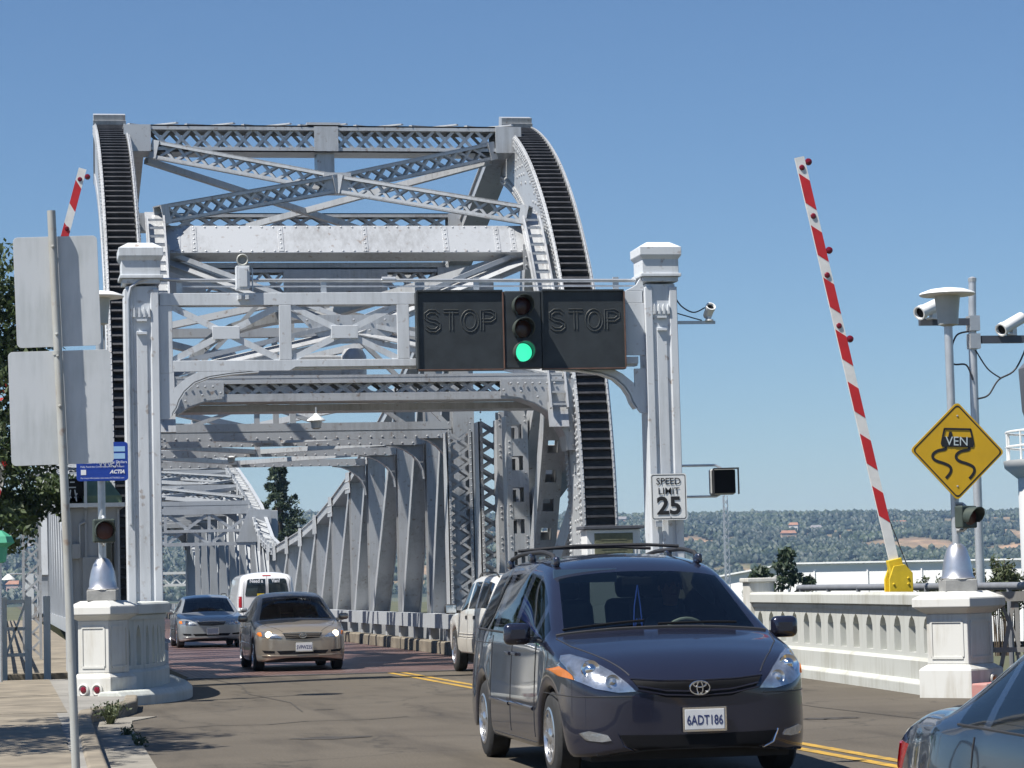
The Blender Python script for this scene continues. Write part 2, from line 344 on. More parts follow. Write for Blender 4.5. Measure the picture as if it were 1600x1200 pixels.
# left pavement, kerb and gutter
kerbline = [(.48, -30), (.62, 10), (.80, 23.6), (.92, 30.6), (1.0, 32.2), (1.35, 33.2), (1.62, 34.6), (1.72, 36.4)]
side = [(-30, -30)]+kerbline+[(1.1, 38), (1.1, 44.8), (-30, 44.8)]
mb = MB(); mb.prism(side, (0, 0, -.035), (1, 0, 0), (0, 1, 0), (0, 0, .175)); walk = mb.build('sidewalk', conc_dark); tag(walk, kind='structure')
mb = MB()
for i, y in enumerate([8, 12.5, 17, 21.5, 25.2, 28.8]):   # separate slabs of the walk
    y1 = [12.5, 17, 21.5, 25.2, 28.8, 31.9][i]
    xr = .50
    for k, (xa, xb) in enumerate([(-6.0, -2.9), (-2.88, -.6), (-.58, xr+.06*i*.3)]):
        slab = MB().bb(xa, xb, y+.015, y1-.015, .12, .146+random.uniform(0, .006)).build('paving_slab', concrete, walk)
for i, y in enumerate([31.95, 34.4, 37.0, 39.6, 42.2]):
    MB().bb(-4.0, .72, y+.015, [34.4, 37, 39.6, 42.2, 44.7][i]-.015, .12, .147+random.uniform(0, .006)).build('paving_slab', concrete, walk)
def sweep(mb, path, prof):
    P = [V((x, y, 0)) for x, y in path]; n = len(prof); rings = []
    for i, p in enumerate(P):
        a = P[min(i+1, len(P)-1)]-P[max(i-1, 0)]; a.normalize(); nn = V((a.y, -a.x, 0))   # right of travel
        rings.append([p+nn*u+V((0, 0, z)) for u, z in prof])
    fs = []
    for i in range(len(P)-1):
        for k in range(n): fs.append((i*n+k, (i+1)*n+k, (i+1)*n+(k+1) % n, i*n+(k+1) % n))
    fs += [tuple(range(n)), tuple((len(P)-1)*n+k for k in range(n-1, -1, -1))]
    mb.add([q for g in rings for q in g], fs); return mb
def rail_prof(a, b, z0, z1, ch=.03): return [(a, z0), (b, z0), (b, z1-ch), (b-ch, z1), (a+ch, z1), (a, z1-ch)]
kb = concrete
tag(sweep(MB(), kerbline, rail_prof(-.14, .03, -.03, .158, .02)).build('kerb', kb, bevel=.01), kind='structure')
gut = [(x+.24, y) for x, y in kerbline[:6]]
tag(sweep(MB(), gut, [(-.22, -.02), (.24, -.02), (.24, .012), (-.22, .006)]).build('gutter', mat('gutter_concrete', (.21, .195, .165), .85, 0, .25, 2, .3, 30)), kind='structure')

# ------------------------------------------------------------------ concrete balustrades
def resample(path, n):
    P = [V((x, y, 0)) for x, y in path]; d = [0]
    for a, b_ in zip(P, P[1:]): d.append(d[-1]+(b_-a).length)
    out = []
    for k in range(n+1):
        s_ = d[-1]*k/n
        for i in range(len(P)-1):
            if s_ <= d[i+1]+1e-6: t = (s_-d[i])/(d[i+1]-d[i]); out.append(P[i].lerp(P[i+1], t)); break
    return [(p.x, p.y) for p in out]
def smooth_path(path, n):
    """catmull-rom"""
    P = [V((x, y, 0)) for x, y in path]; out = []
    for i in range(len(P)-1):
        p0, p1, p2, p3 = P[max(i-1, 0)], P[i], P[i+1], P[min(i+2, len(P)-1)]
        for k in range(n):
            t = k/n; out.append(.5*((2*p1)+(-p0+p2)*t+(2*p0-5*p1+4*p2-p3)*t*t+(-p0+3*p1-3*p2+p3)*t**3))
    out.append(P[-1]); return [(p.x, p.y) for p in out]
def pier(root, c, rz, w, z0, ztop, m, name='pier'):
    mb = MB(); x, y = c
    def lay(ww, a, b_): mb.box((x, y, (a+b_)/2), (ww, ww, b_-a), rz)
    lay(w*1.28, z0, z0+.36); 
    # chamfered plinth top
    mx = Matrix.Rotation(rz, 3, 'Z')
    def frustum(wa, wb, a, b_):
        P = []
        for ww, z in ((wa, a), (wb, b_)):
            for sx, sy in ((-1, -1), (1, -1), (1, 1), (-1, 1)): P.append(mx @ V((sx*ww/2, sy*ww/2, 0))+V((x, y, z)))
        mb.add(P, [(3, 2, 1, 0), (4, 5, 6, 7), (0, 1, 5, 4), (1, 2, 6, 5), (2, 3, 7, 6), (3, 0, 4, 7)])
    frustum(w*1.28, w, z0+.36, z0+.42); lay(w, z0+.42, ztop-.27)
    frustum(w, w*1.4, ztop-.27, ztop-.19); lay(w*1.42, ztop-.19, ztop-.08); frustum(w*1.42, w*.9, ztop-.08, ztop)
    o = mb.build(name, m, root, bevel=.012, world=True)
    for k in range(4):   # raised frame of the sunk panel on each side
        a = rz+k*math.pi/2; n_ = V((math.sin(a), -math.cos(a), 0)); t = V((math.cos(a), math.sin(a), 0)); c0 = V((x, y, 0))+n_*(w/2+.006)
        fr = MB(); zb_, zt_ = z0+.5, ztop-.36; hw = w/2-.07
        fr.beam(c0-t*hw+V((0, 0, zb_)), c0+t*hw+V((0, 0, zb_)), .012, .03); fr.beam(c0-t*hw+V((0, 0, zt_)), c0+t*hw+V((0, 0, zt_)), .012, .03)
        for e in (-1, 1): fr.beam(c0+t*(e*hw)+V((0, 0, zb_+.015)), c0+t*(e*hw)+V((0, 0, zt_-.015)), .03, .012, n_)
        fr.build('panel_frame', m, root, world=True)
    return o
def balustrade(root, path, z0, ztop, nb, m, m2, thick=.22, face=1):
    sp = smooth_path(path, 8)
    sweep(MB(), sp, rail_prof(-.24, .24, z0-.12, z0+.13, .05)).build('kerb_base', m, root, world=True, bevel=.01)
    sweep(MB(), sp, rail_prof(-.17, .17, z0+.128, z0+.40, .04)).build('plinth', m, root, world=True)
    sweep(MB(), sp, rail_prof(-.19, .19, ztop-.16, ztop, .03)).build('top_rail', m2, root, world=True, bevel=.008)
    sweep(MB(), sp, rail_prof(-.14, .14, ztop-.235, ztop-.158, .02)).build('rail_moulding', m, root, world=True)
    pts = resample(sp, nb); me = None; H = ztop-.2-(z0+.39)
    for a, b_ in zip(pts, pts[1:]):
        L = math.hypot(b_[0]-a[0], b_[1]-a[1]); ang = math.atan2(b_[1]-a[1], b_[0]-a[0])
        if me is None:
            p = L*1.004; s_ = .27*p; mb = MB(); zt, zp = H*.62, H*.86
            pass
            for g in (-1,):
                oy = V((0, -thick/2, 0))
                outer = [(0, .07), (s_, .07), (s_, zt), (s_+.08*p, zt+(zp-zt)*.6), (p/2, zp), (p-s_-.08*p, zt+(zp-zt)*.6), (p-s_, zt), (p-s_, .07), (p, .07), (p, H), (0, H)]
                mb.prism(outer, (0, oy.y, 0), (1, 0, 0), (0, 0, 1), (0, thick, 0))
                mb.prism([(0, 0), (p, 0), (p, .0695), (0, .0695)], (0, oy.y, 0), (1, 0, 0), (0, 0, 1), (0, thick, 0))
            ob = mb.build('arched_slot_panel', m); me = ob.data; col.objects.unlink(ob); bpy.data.objects.remove(ob)
        ob = bpy.data.objects.new('arched_slot_panel', me); link(ob, root)
        mw = Matrix.Translation((a[0], a[1], z0+.39)) @ Matrix.Rotation(ang, 4, 'Z'); ob.matrix_local = root.matrix_basis.inverted() @ mw
PL = (1.34, 37.25); PR = (11.46, 31.35)
bl = empty('concrete_balustrade', (*PL, .0), 0, 'curved concrete balustrade with white end pier left of the road', 'balustrade')
pier(bl, PL, R(90-54)*-1+R(0), .50, .02, 1.42, white)
balustrade(bl, [(1.5, 37.45), (1.86, 38.1), (2.12, 39.1), (2.24, 40.3), (2.27, 41.6), (2.26, 43.05)], .06, 1.38, 18, white2, white2)
sweep(MB(), smooth_path([(1.45, 36.55), (1.98, 37.2), (2.42, 38.4), (2.60, 39.9), (2.62, 41.6), (2.6, 43.6)], 8), rail_prof(-.32, .12, -.03, .2, .07)).build('rounded_kerb', white2, bl, world=True, bevel=.02)
# reflectors on the left pier plinth
mxL = Matrix.Rotation(-R(36), 3, 'Z')
def reflector(root, c, n_, lens, rr=.075):
    MB().lathe([(rr, 0), (rr, .02), (rr*.8, .03), (rr*.62, .012)], c, n_, 18).build('reflector_ring', white, root, True, world=True)
    MB().lathe([(rr*.55, .004), (rr*.5, .026), (rr*.2, .04)], c, n_, 14).build('reflector_lens', lens, root, True, world=True)
nL = mxL @ V((0, -1, 0)); tL = mxL @ V((1, 0, 0))
for e in (-.11, .11): reflector(bl, V((*PL, .22))+nL*.322+tL*e, nL, redglass, .085)
br_ = empty('concrete_balustrade', (*PR, .0), 0, 'white concrete balustrade with pointed slots and end pier right of the road', 'balustrade')
pier(br_, PR, -R(52), .58, -.02, 1.28, white)
balustrade(br_, [(11.4, 31.75), (11.55, 33.5), (11.78, 36.5), (11.98, 39.5), (12.12, 42.4)], .05, 1.27, 14, white3, white3)
MB().box((12.14, 42.6, .72), (.42, .42, 1.45)).build('end_post', white, br_, world=True, bevel=.02)
MB().box((12.14, 42.6, 1.47), (.5, .5, .07)).build('end_post_cap', white, br_, world=True, bevel=.015)
mxR = Matrix.Rotation(-R(52), 3, 'Z'); n2 = mxR @ V((1, 0, 0)); nR2 = V((n2.x, n2.y, 0)); tR2 = mxR @ V((0, 1, 0))
nRr = mxR.copy() @ V((0, -1, 0))
mxr38 = Matrix.Rotation(R(38), 3, 'Z'); nf = mxr38 @ V((0, -1, 0))
reflector(br_, V((*PR, .2))+nf*.375+(mxr38 @ V((1, 0, 0)))*.12, nf, amber, .085)
MB().box((11.62, 30.72, .09), (.62, .22, .19), R(38)).build('painted_kerb', mat('pink_kerb', (.42, .14, .13), .8, 0, 0, 5, col2=(.36, .25, .22)), br_, world=True, bevel=.02)
# grey tubular rail behind the right balustrade and iron railing beyond the pier
pipe_rail = empty('pipe_guard_rail', (12.6, 36, 0), 0, 'grey steel pipe guard rail running behind the white balustrade', 'guard rail')
pm = mat('grey_rail', (.20, .21, .23), .55, .2, .15, 4)
for a, b_ in (((12.35, 30.2), (12.75, 37.0)), ((12.76, 37.2), (13.1, 43.5))):
    MB().tube([(a[0], a[1], 1.32), (b_[0], b_[1], 1.32)], .05, 10).build('rail', pm, pipe_rail, True, world=True)
for t in range(8):
    k = t/7; MB().tube([(12.36+.72*k, 30.4+12.9*k, 0), (12.36+.72*k, 30.4+12.9*k, 1.34)], .035, 8).build('post', pm, pipe_rail, True, world=True)
ir = empty('iron_railing', (12.6, 30.2, 0), 0, 'weathered grey iron railing with slanted bars right of the white pier', 'railing')
im = paint_worn('old_iron', (.20, .20, .19), .7, (.12, .1, .08), .6, 2, (.16, .07, .04))
A, B_ = V((11.85, 31.4, 0)), V((15.8, 29.6, 0)); u_ = (B_-A).normalized()
MB().beam(A+V((0, 0, 1.2)), B_+V((0, 0, 1.2)), .09, .12).build('top_rail', im, ir, world=True)
MB().beam(A+V((0, 0, .55)), B_+V((0, 0, .55)), .05, .06).build('middle_rail', im, ir, world=True)
MB().beam(A+V((0, 0, .15)), B_+V((0, 0, .15)), .07, .09).build('bottom_rail', im, ir, world=True)
for k in range(17):
    p = A+u_*(.1+k*.25)
    MB().beam(p+V((0, 0, .19)), p+u_*(.0 if k % 2 else .22)+V((0, 0, 1.15)), .05, .02, u_.cross(V((0, 0, 1)))).build('bar', im, ir, world=True)
    if k % 2: MB().beam(p+u_*.02+V((0, 0, .6)), p-u_*.2+V((0, 0, 1.15)), .04, .018, u_.cross(V((0, 0, 1)))).build('bar', im, ir, world=True)

# ------------------------------------------------------------------ bascule leaves
YZ = lambda r, a, yc, s, zc=2.2: (yc-s*r*math.cos(a), zc+r*math.sin(a))
def arc_plate(mb, x0, x1, r0, r1, a0, a1, yc, s, n=40):
    vs = []; fs = []
    for i in range(n+1):
        a = a0+(a1-a0)*i/n
        for x in (x0, x1):
            for r in (r0, r1): y, z = YZ(r, a, yc, s); vs.append((x, y, z))
    for i in range(n):
        b = i*4
        for p, q in ((0, 1), (1, 3), (3, 2), (2, 0)): fs.append((b+p, b+q, b+4+q, b+4+p))
    fs += [(0, 1, 3, 2), tuple(n*4+k for k in (2, 3, 1, 0))]; mb.add(vs, fs); return mb
RA = 9.4
def interp(L, x):
    L = sorted(L)
    if x <= L[0][0]: return L[0][1]
    for (a, p), (b, q) in zip(L, L[1:]):
        if x <= b: return p+(q-p)*(x-a)/(b-a)
    return L[-1][1]
XC = 6.65
def leaf(label, yc, s, chord, fine, m):
    L = empty('bascule_leaf', (XC, yc, 0), 0, label, 'bridge'); Yd = lambda d: yc+s*d
    rv = MB()
    def rivet(p, ax, r=.026): 
        if fine: rv.dome(p, r, ax, 6, .7)
    a0, a1 = R(-12), R(76)
    for side in (-1, 1):
        xc = XC+side*4.35; xi = xc-side*.30; xo = xc+side*.30
        g = MB()
        for x in (xi, xo): arc_plate(g, x-.015, x+.015, RA-1.25, RA-.02, a0, a1, yc, s)
        arc_plate(g, xc-.27, xc+.27, RA-1.2, RA-1.17, a0, a1, yc, s)       # inner cover
        arc_plate(g, xc-.285, xc+.285, RA-.16, RA-.12, a0, a1, yc, s)     # bed of the rack
        for x, e in ((xi, 1), (xo, -1)):     # flange angles that stand proud along the rim
            sg = 1 if x > xc else -1
            arc_plate(g, x-sg*.016, x+sg*.016, RA-.02, RA+.004, a0, a1, yc, s)
            arc_plate(g, x+sg*.016, x+sg*.042, RA-.26, RA-.021, a0, a1, yc, s)
            arc_plate(g, x+sg*.016, x+sg*.036, RA-1.24, RA-1.04, a0, a1, yc, s)
        gird = g.build('segment_girder', m, L, world=True)
        y, z = YZ(RA-.6, a1+.012, yc, s); t = V((0, s*math.sin(a1), math.cos(a1)))
        cap = MB(); rr = V((0, -s*math.cos(a1), math.sin(a1)))
        cap.box((xc, y, z), (.68, 1.34, .06), ax=Matrix((V((1, 0, 0)), rr, t)).transposed())
        yy, zz = YZ(RA-.02, a1+.03, yc, s); cap.box((xc, yy, zz+.05), (.66, .32, .34), ax=Matrix((V((1, 0, 0)), rr, t)).transposed()); cap.build('end_cap', m, L, world=True)
        n = 78 if fine else 40; tm = None; allt = MB()
        bedm = MB(); arc_plate(bedm, xc-.282, xc+.282, RA-.119, RA-.10, a0, a1, yc, s); bed = bedm.build('rack_bed', grease, L, world=True)
        for i in range(n):
            a = a0+(a1-a0)*(i+.5)/n; y, z = YZ(RA-.055, a, yc, s); rx = V((0, -s*math.cos(a), math.sin(a))); tt = V((0, s*math.sin(a), math.cos(a)))
            ax = Matrix((V((1, 0, 0)), rx, tt)).transposed()
            if fine:
                if tm is None:
                    mb = MB(); mb.prism([(-.05, -.032), (.05, -.02), (.05, .02), (-.05, .032)], (-.262, 0, 0), (0, 1, 0), (0, 0, 1), (.524, 0, 0)); q = mb.build('rack_tooth', tooth_m); tm = q.data; bpy.data.objects.remove(q)
                q = bpy.data.objects.new('rack_tooth', tm); link(q, bed); q.matrix_local = L.matrix_basis.inverted() @ (Matrix.Translation((xc, y, z)) @ ax.to_4x4())
            else: allt.box((xc, y, z), (.47, .10, .1), ax=ax)
        if not fine: allt.build('rack_teeth', tooth_m, L, world=True)
        # rivets on both faces of the segment and on its rim
        if fine:
            for i in range(120):
                a = a0+(a1-a0)*(i+.5)/120
                for r in (RA-.06, RA-.13, RA-.2, RA-1.08, RA-1.18):
                    y, z = YZ(r, a+random.uniform(-.002, .002), yc, s); 
                    rivet((xi-side*.044, y, z), (-side, 0, 0), .034)
                    if side < 0 and r > RA-.3: rivet((xo+side*.044, y, z), (side, 0, 0), .027)
                if i % 2 == 0:
                    for k in range(3):
                        r = RA-.36-.2*k+(.1 if (i//2) % 2 else 0)
                        if (i//6) % 3 == k or (i//10) % 2 == 0 or i < 40: y, z = YZ(r, a, yc, s); rivet((xi-side*.016, y, z), (-side, 0, 0), .033)
                for x in (xi, xo):
                    y, z = YZ(RA+.0, a, yc, s); rivet((x, y, z), (0, -math.cos(a), math.sin(a)), .02)
        # radial posts from the segment down to the hinge girder
        for aa in (14, 40, 62):
            y, z = YZ(RA-1.2, R(aa), yc, s); MB().beam((xc, y, z), (xc, Yd(-1.0), 2.6), .5, .34, (1, 0, 0)).build('segment_spoke', m, L, world=True)
        # ladder on the inner edge of the segment
        if fine:
            lad = MB(); xl0, xl1 = xi-side*.20, xi-side*.52
            for x in (xl0, xl1): arc_plate(lad, x-.018, x+.018, RA-.05, RA+.05, R(16), R(44), yc, s, 20)
            lo = lad.build('ladder', m, L, world=True)
            for k in range(19):
                a = R(16.5)+R(27)*k/18; y, z = YZ(RA, a, yc, s); MB().beam((xl0, y, z), (xl1, y, z), .05, .04).build('rung', m, lo, world=False).matrix_local = L.matrix_basis.inverted()
            pl = MB(); arc_plate(pl, min(xl0, xl1)-.03, max(xl0, xl1)+.03, RA-.16, RA-.12, R(14), R(46), yc, s, 16); pl.build('ladder_plate', m, L, world=True)
    xl, xr = XC-3.62, XC+3.68
    # --- top strut
    y0 = Yd(-3.1); ts = MB(); ts.laced((xl-.5, y0, 10.83), (xr+.5, y0, 10.83), .56, .75, (0, 0, 1), .42, .065, .1, .03, .55)
    ts.box((XC+.05, y0-s*.40, 10.83), (.5, .03, .52)); ts.build('top_strut', m, L, world=True)
    tb = MB()
    for k in range(7):
        xa = xl-.4+k*1.17; tb.beam((xa, y0-s*.36, 11.12), (xa+1.0, y0+s*.36, 11.12+(.06 if k % 2 else 0)), .09, .03); tb.beam((xa+1.0, y0-s*.36, 11.15), (xa, y0+s*.36, 11.15), .09, .03)
    tb.box((XC, y0, 11.15), (.7, .78, .05)); tb.build('top_lacing', m, L, world=True)
    MB().box((XC+.05, y0, 10.35), (.36, .5, .42)).build('strut_bracket', m, L, world=True)
    # --- crossed laced braces between top strut and mid girder
    yb = Yd(-6.55)
    xm = XC+.08
    for e in (-1, 1):
        b1 = MB(); xa = xl if e < 0 else xr; xb = xr if e < 0 else xl
        b1.laced((xa+e*-.1, y0-s*.2, 10.62), (xm, (y0+yb)/2, 9.68), .38, .28, (0, 0, 1), .36, .05, .075, .022, .16)
        b1.laced((xm, (y0+yb)/2+.0, 9.68), (xb, yb-s*.1, 8.78), .38, .28, (0, 0, 1), .36, .05, .075, .022, .16)
        b1.build('laced_brace', m, L, world=True)
    MB().box((xm, (y0+yb)/2, 9.68), (.55, .34, .42)).build('gusset', m, L, world=True)
    # --- mid box girder, face tilted up towards the sky
    tl = R(30)*s; axm = Matrix.Rotation(-tl, 3, 'X')
    mg = MB(); mg.box((XC+.03, yb, 8.24), (xr-xl+.25, .30, .66), ax=axm); mg.build('mid_girder', m, L, world=True, bevel=.008)
    nf_ = axm @ V((0, -s, 0)); uf = axm @ V((0, 0, 1))
    fc = V((XC+.03, yb, 8.24))+nf_*.152
    for xx in (-3.3, -2.98, -1.3, .35, 1.95, 2.98, 3.3): MB().box(fc+V((xx, 0, 0)), (.1, .018, .6), ax=axm).build('stiffener', m, L, world=True)
    if fine:
        for k in range(34):
            xx = -3.65+k*.222
            for zz in (-.29, .29): rivet(fc+V((xx, 0, 0))+uf*zz, nf_, .024)
        for xx in (-3.3, -2.98, -1.3, .35, 1.95, 2.98, 3.3):
            for k in range(5): rivet(fc+V((xx, 0, 0))+uf*(-.22+.11*k)+nf_*.008, nf_, .024)
    # --- machinery-level strut behind, with solid web plates
    bs = MB(); bs.laced((xl, Yd(-2.3), 7.95), (xr, Yd(-2.3), 7.95), .60, .5, (0, 0, 1), .42, .06, .1, .03, 1.2); bs.box((XC+.3, Yd(-2.3)-s*.28, 7.95), (2.2, .03, .5)); bs.build('rear_strut', m, L, world=True)
    arch = MB()
    pts = [(XC+2.6*math.cos(R(a)), 6.3+1.15*math.sin(R(a))) for a in range(0, 181, 12)]
    for (xa, za), (xb, zb) in zip(pts, pts[1:]): arch.beam((xa, Yd(-.4), za), (xb, Yd(-.4), zb), .8, .22, (0, 0, 1))
    arch.build('arched_brace', m, L, world=True)
    # --- K braces down to the portal
    for e in (-1, 1):
        xa = xl if e < 0 else xr
        kb_ = MB(); P0, P1, P2 = V((xa, yb-s*.1, 7.95)), V((XC, Yd(-7.6), 6.42)), V((xa, Yd(-8.35), 5.55))
        for a, b_ in ((P0, P1), (P1, P2)):
            kb_.beam(a, b_, .34, .025, (0, -.45*s, 1)); 
            for g in (-.16, .16): kb_.beam(a+V((0, 0, .02))+V((0, g*.3, g)), b_+V((0, 0, .02))+V((0, g*.3, g)), .12, .09, (0, 0, 1))
        kb_.build('portal_brace', m, L, world=True)
        MB().box((xa+e*.12, yb-s*.33, 7.93), (.62, .03, .5)).build('gusset', m, L, world=True)
        for k in range(12): rivet((xa+e*.12-.25+(k % 4)*.16, yb-s*.35, 7.76+(k//4)*.16), (0, -s, 0))
    MB().prism([(-1.1, .3), (1.1, .3), (.55, -.25), (-.55, -.25)], (XC, Yd(-7.7), 6.42), (1, 0, 0), (0, 0, 1), (0, .03, 0)).build('gusset', m, L, world=True)
    for k in range(14): rivet((XC-.9+(k % 7)*.3, Yd(-7.72), 6.62-(k//7)*.2), (0, -s, 0))
    # --- lower portal
    yp = Yd(-8.45); po = MB()
    po.box((XC, yp, 5.455), (xr-xl+.3, .78, .05)); po.box((XC, yp-s*.37, 5.40), (xr-xl+.3, .03, .14)); po.box((XC, yp+s*.37, 5.40), (xr-xl+.3, .03, .14))
    po.box((XC, yp, 5.02), (xr-xl+.2, .80, .05)); po.box((XC, yp-s*.38, 5.09), (xr-xl+.2, .03, .10)); po.box((XC, yp+s*.38, 5.09), (xr-xl+.2, .03, .10))
    n = 17; Lp = xr-xl-.6
    for g in (-1, 1):
        for i in range(n):
            xa = xl+.3+Lp*i/n; xb = xl+.3+Lp*(i+1)/n; yy = yp+g*.27
            po.beam((xa, yy, 5.10), (xb, yy, 5.38), .015, .07, (0, 0, 1)); po.beam((xa, yy+.006, 5.38), (xb, yy+.006, 5.10), .015, .07, (0, 0, 1))
    po.build('portal_girder', m, L, world=True)
    MB().box((XC, yp+s*.80, 4.93), (xr-xl+.2, .7, .13)).build('portal_soffit', m, L, world=True)
    for e in (-1, 1):
        xa = XC+e*3.7; kn = MB(); outer = [(xa+e*.35, 5.36), (xa-e*1.1, 5.36)]
        inner = [(xa-e*1.1+e*1.3*math.sin(R(t)), 5.06-1.05*(1-math.cos(R(t)))) for t in range(0, 91, 15)]
        poly = [(-.0, 0)]; pl_ = outer+inner+[(xa+e*.35, 4.0)]
        kn.prism([(a, b_) for a, b_ in pl_], (0, yp-s*.42, 0), (1, 0, 0), (0, 0, 1), (0, s*.03, 0))
        for (a, b_), (c, d_) in zip(inner, inner[1:]): kn.beam((a, yp-s*.1, b_), (c, yp-s*.1, d_), .62, .04, (0, 0, 1))
        kn.build('portal_knee', m, L, world=True)
        for k in range(7): rivet((xa-e*(.9-k*.14), yp-s*.44, 5.28), (0, -s, 0)); rivet((inner[k][0]+e*.06, yp-s*.44, inner[k][1]+.1), (0, -s, 0))
    # operating machinery between the portals
    mc = MB(); mc.box((XC-1.0, Yd(-5.2), 5.75), (2.2, .9, .75)); mc.build('machinery_box', m, L, world=True, bevel=.03)
    for xx in (-2.3, .25): MB().lathe([(.22, 0), (.26, .1), (.26, .75), (.18, .9)], (XC+xx, Yd(-5.6), 5.35), (0, 0, 1), 16).build('machinery_drum', m, L, True, world=True)
    # --- side trusses
    posts = [3.4, 7.5, 12.5, 18.4, 22.4, 27.0, 31.4, 36.0, 40.6, 45.2] if s > 0 else [3.4, 8, 14, 20, 26, 31.5, 37, 41.5, 45.2]
    cp = sorted(set([-2.5]+posts+[46.3]))
    for side in (-1, 1):
        xt = XC+side*3.95; xin = xt-side*.3
        ch = MB(); z_ = lambda d: interp(chord, d)
        for a, b_ in zip(cp, cp[1:]):
            p, q = V((xt, Yd(a), z_(a))), V((xt, Yd(b_), z_(b_)))
            if fine: ch.beam(p, q, .62, .03, (0, 0, 1))
            else:
                for g in (-.25, .25): ch.beam(p+V((g, 0, 0)), q+V((g, 0, 0)), .14, .03, (0, 0, 1))
                nb_ = int((q-p).length/.8)
                for k in range(nb_): ch.beam(p.lerp(q, k/nb_)-V((.28, 0, 0)), p.lerp(q, (k+1)/nb_)+V((.28, 0, 0)), .1, .03, (0, 0, 1)); ch.box(p.lerp(q, (k+.5)/nb_)-V((.27, 0, .02)), (.08, .42, .34))
            p2, q2 = p-V((0, 0, .26)), q-V((0, 0, .26))
            ch.beam(p2, q2, .56, .03, (0, 0, 1))
            for g in (-.25, .25): ch.beam((p+p2)/2+V((g, 0, 0)), (q+q2)/2+V((g, 0, 0)), .03, .26, (0, 0, 1))
        ch.build('top_chord', m, L, world=True)
        bc = MB(); bc.beam((xt, Yd(-9), .32), (xt, Yd(46.3), .32), .5, .56); bc.build('bottom_chord', m, L, world=True)
        for i, d in enumerate(posts):
            zt = z_(d)-.2; pw = MB()
            pw.beam((xt, Yd(d)-.20, .3), (xt, Yd(d)-.20, zt), .50, .025, (0, 1, 0)); pw.beam((xt, Yd(d)+.20, .3), (xt, Yd(d)+.20, zt), .50, .025, (0, 1, 0))
            pw.beam((xt, Yd(d), .3), (xt, Yd(d), zt), .03, .38, (0, 1, 0)); pw.build('post', m, L, world=True)
            if i+1 < len(posts):
                d2 = posts[i+1]; zt2 = z_(d)-.3
                dg = MB(); P, Q = (xt, Yd(d)+s*.2, zt2), (xt, Yd(d2)-s*.2, .45); dg.beam(P, Q, .46, .03, (0, 1, .4))
                for g in (-.22, .22): dg.beam((P[0]+g, P[1], P[2]), (Q[0]+g, Q[1], Q[2]), .03, .26, (0, 1, .4))
                dg.build('diagonal', m, L, world=True)
            gs = MB(); gs.prism([(-.55, -.35), (.55, -.35), (.35, .28), (-.35, .28)], (xin-side*.03, Yd(d), z_(d)-.2), (0, 1, 0), (0, 0, 1), (side*.02, 0, 0)); gs.build('gusset', m, L, world=True)
            if fine and d < 30:
                for k in range(10): rivet((xin-side*.035, Yd(d)-.4+(k % 5)*.2, z_(d)-.42+(k//5)*.22), (-side, 0, 0), .03)
        if fine:
            # built-up posts next to the segment
            def laced_post(y, xa, xb, zt, tilt=0):
                mb = MB(); xm_ = (xa+xb)/2; mb.laced((xm_, y, .3), (xm_, y-tilt, zt), abs(xb-xa), .55, (1, 0, 0), .33, .06, .09, .025, .0); mb.build('laced_post', m, L, world=True)
                for k in range(int(zt/.16)):
                    for x in (xa+.05, xb-.05): rivet((x, y-.29-tilt*k*.16/zt, .4+k*.16), (0, -1, 0), .024)
            laced_post(Yd(2.2), xt-side*.62, xt-side*.02, 5.0); laced_post(Yd(-1.6), xt-side*.55, xt+side*.1, 5.0)
            def batten(P, Q, w, d):
                P, Q = V(P), V(Q); ax = (Q-P); Ln = ax.length; ax.normalize(); mb = MB(); nn = V((0, -1, 0)); nn = (nn-ax*nn.dot(ax)).normalized(); q = ax.cross(nn)
                for e in (-1, 1): mb.beam(P+q*(e*(w/2-.03)), Q+q*(e*(w/2-.03)), .06, d, nn)
                n = int(Ln/.62)
                for g in (-1, 1):
                    for e in (-1, 1): mb.beam(P+q*(e*(w/2-.055))+nn*(g*d/2), Q+q*(e*(w/2-.055))+nn*(g*d/2), .11, .025, nn)
                    for k in range(n+1): c = P+ax*(Ln*(k+.0)/n); mb.box(c+nn*(g*(d/2-.008)), (.36, w-.1, .022), ax=Matrix((ax, q, nn)).transposed())
                mb.build('battened_member', m, L, world=True)
                for k in range(n+1):
                    c = P+ax*(Ln*k/n)+nn*(d/2+.012)
                    for e in (-1, 1):
                        for a in (-.12, 0, .12): rivet(c+ax*a+q*(e*(w/2-.06)), nn, .024)
            batten((xt-side*.05, Yd(-3.4), .4), (xt-side*.05, Yd(-3.4), 5.0), .46, .45)
            batten((xt-side*.02, Yd(-5.0), .6), (xt+side*.02, Yd(-7.3), 5.1), .44, .4)
            batten((xt+side*.0, Yd(-2.2), .4), (xt, Yd(-2.2), 5.0), .5, .4)
            MB().beam((xt+side*.25, Yd(-8.2), 2.9), (xt-side*.2, Yd(-5.8), .3), .5, .3, (1, 0, 0)).build('raking_strut', m, L, world=True)
        # parapet rail and kerb blocks along the roadway
        xk = XC+side*3.05; gs0 = 21 if (s > 0 and side < 0) else -9.6
        MB().bb(xk-.14, xk+.14, min(Yd(gs0), Yd(46.2)), max(Yd(gs0), Yd(46.2)), .56, .88).build('guard_beam', steel2, L, world=True)
        blk = None
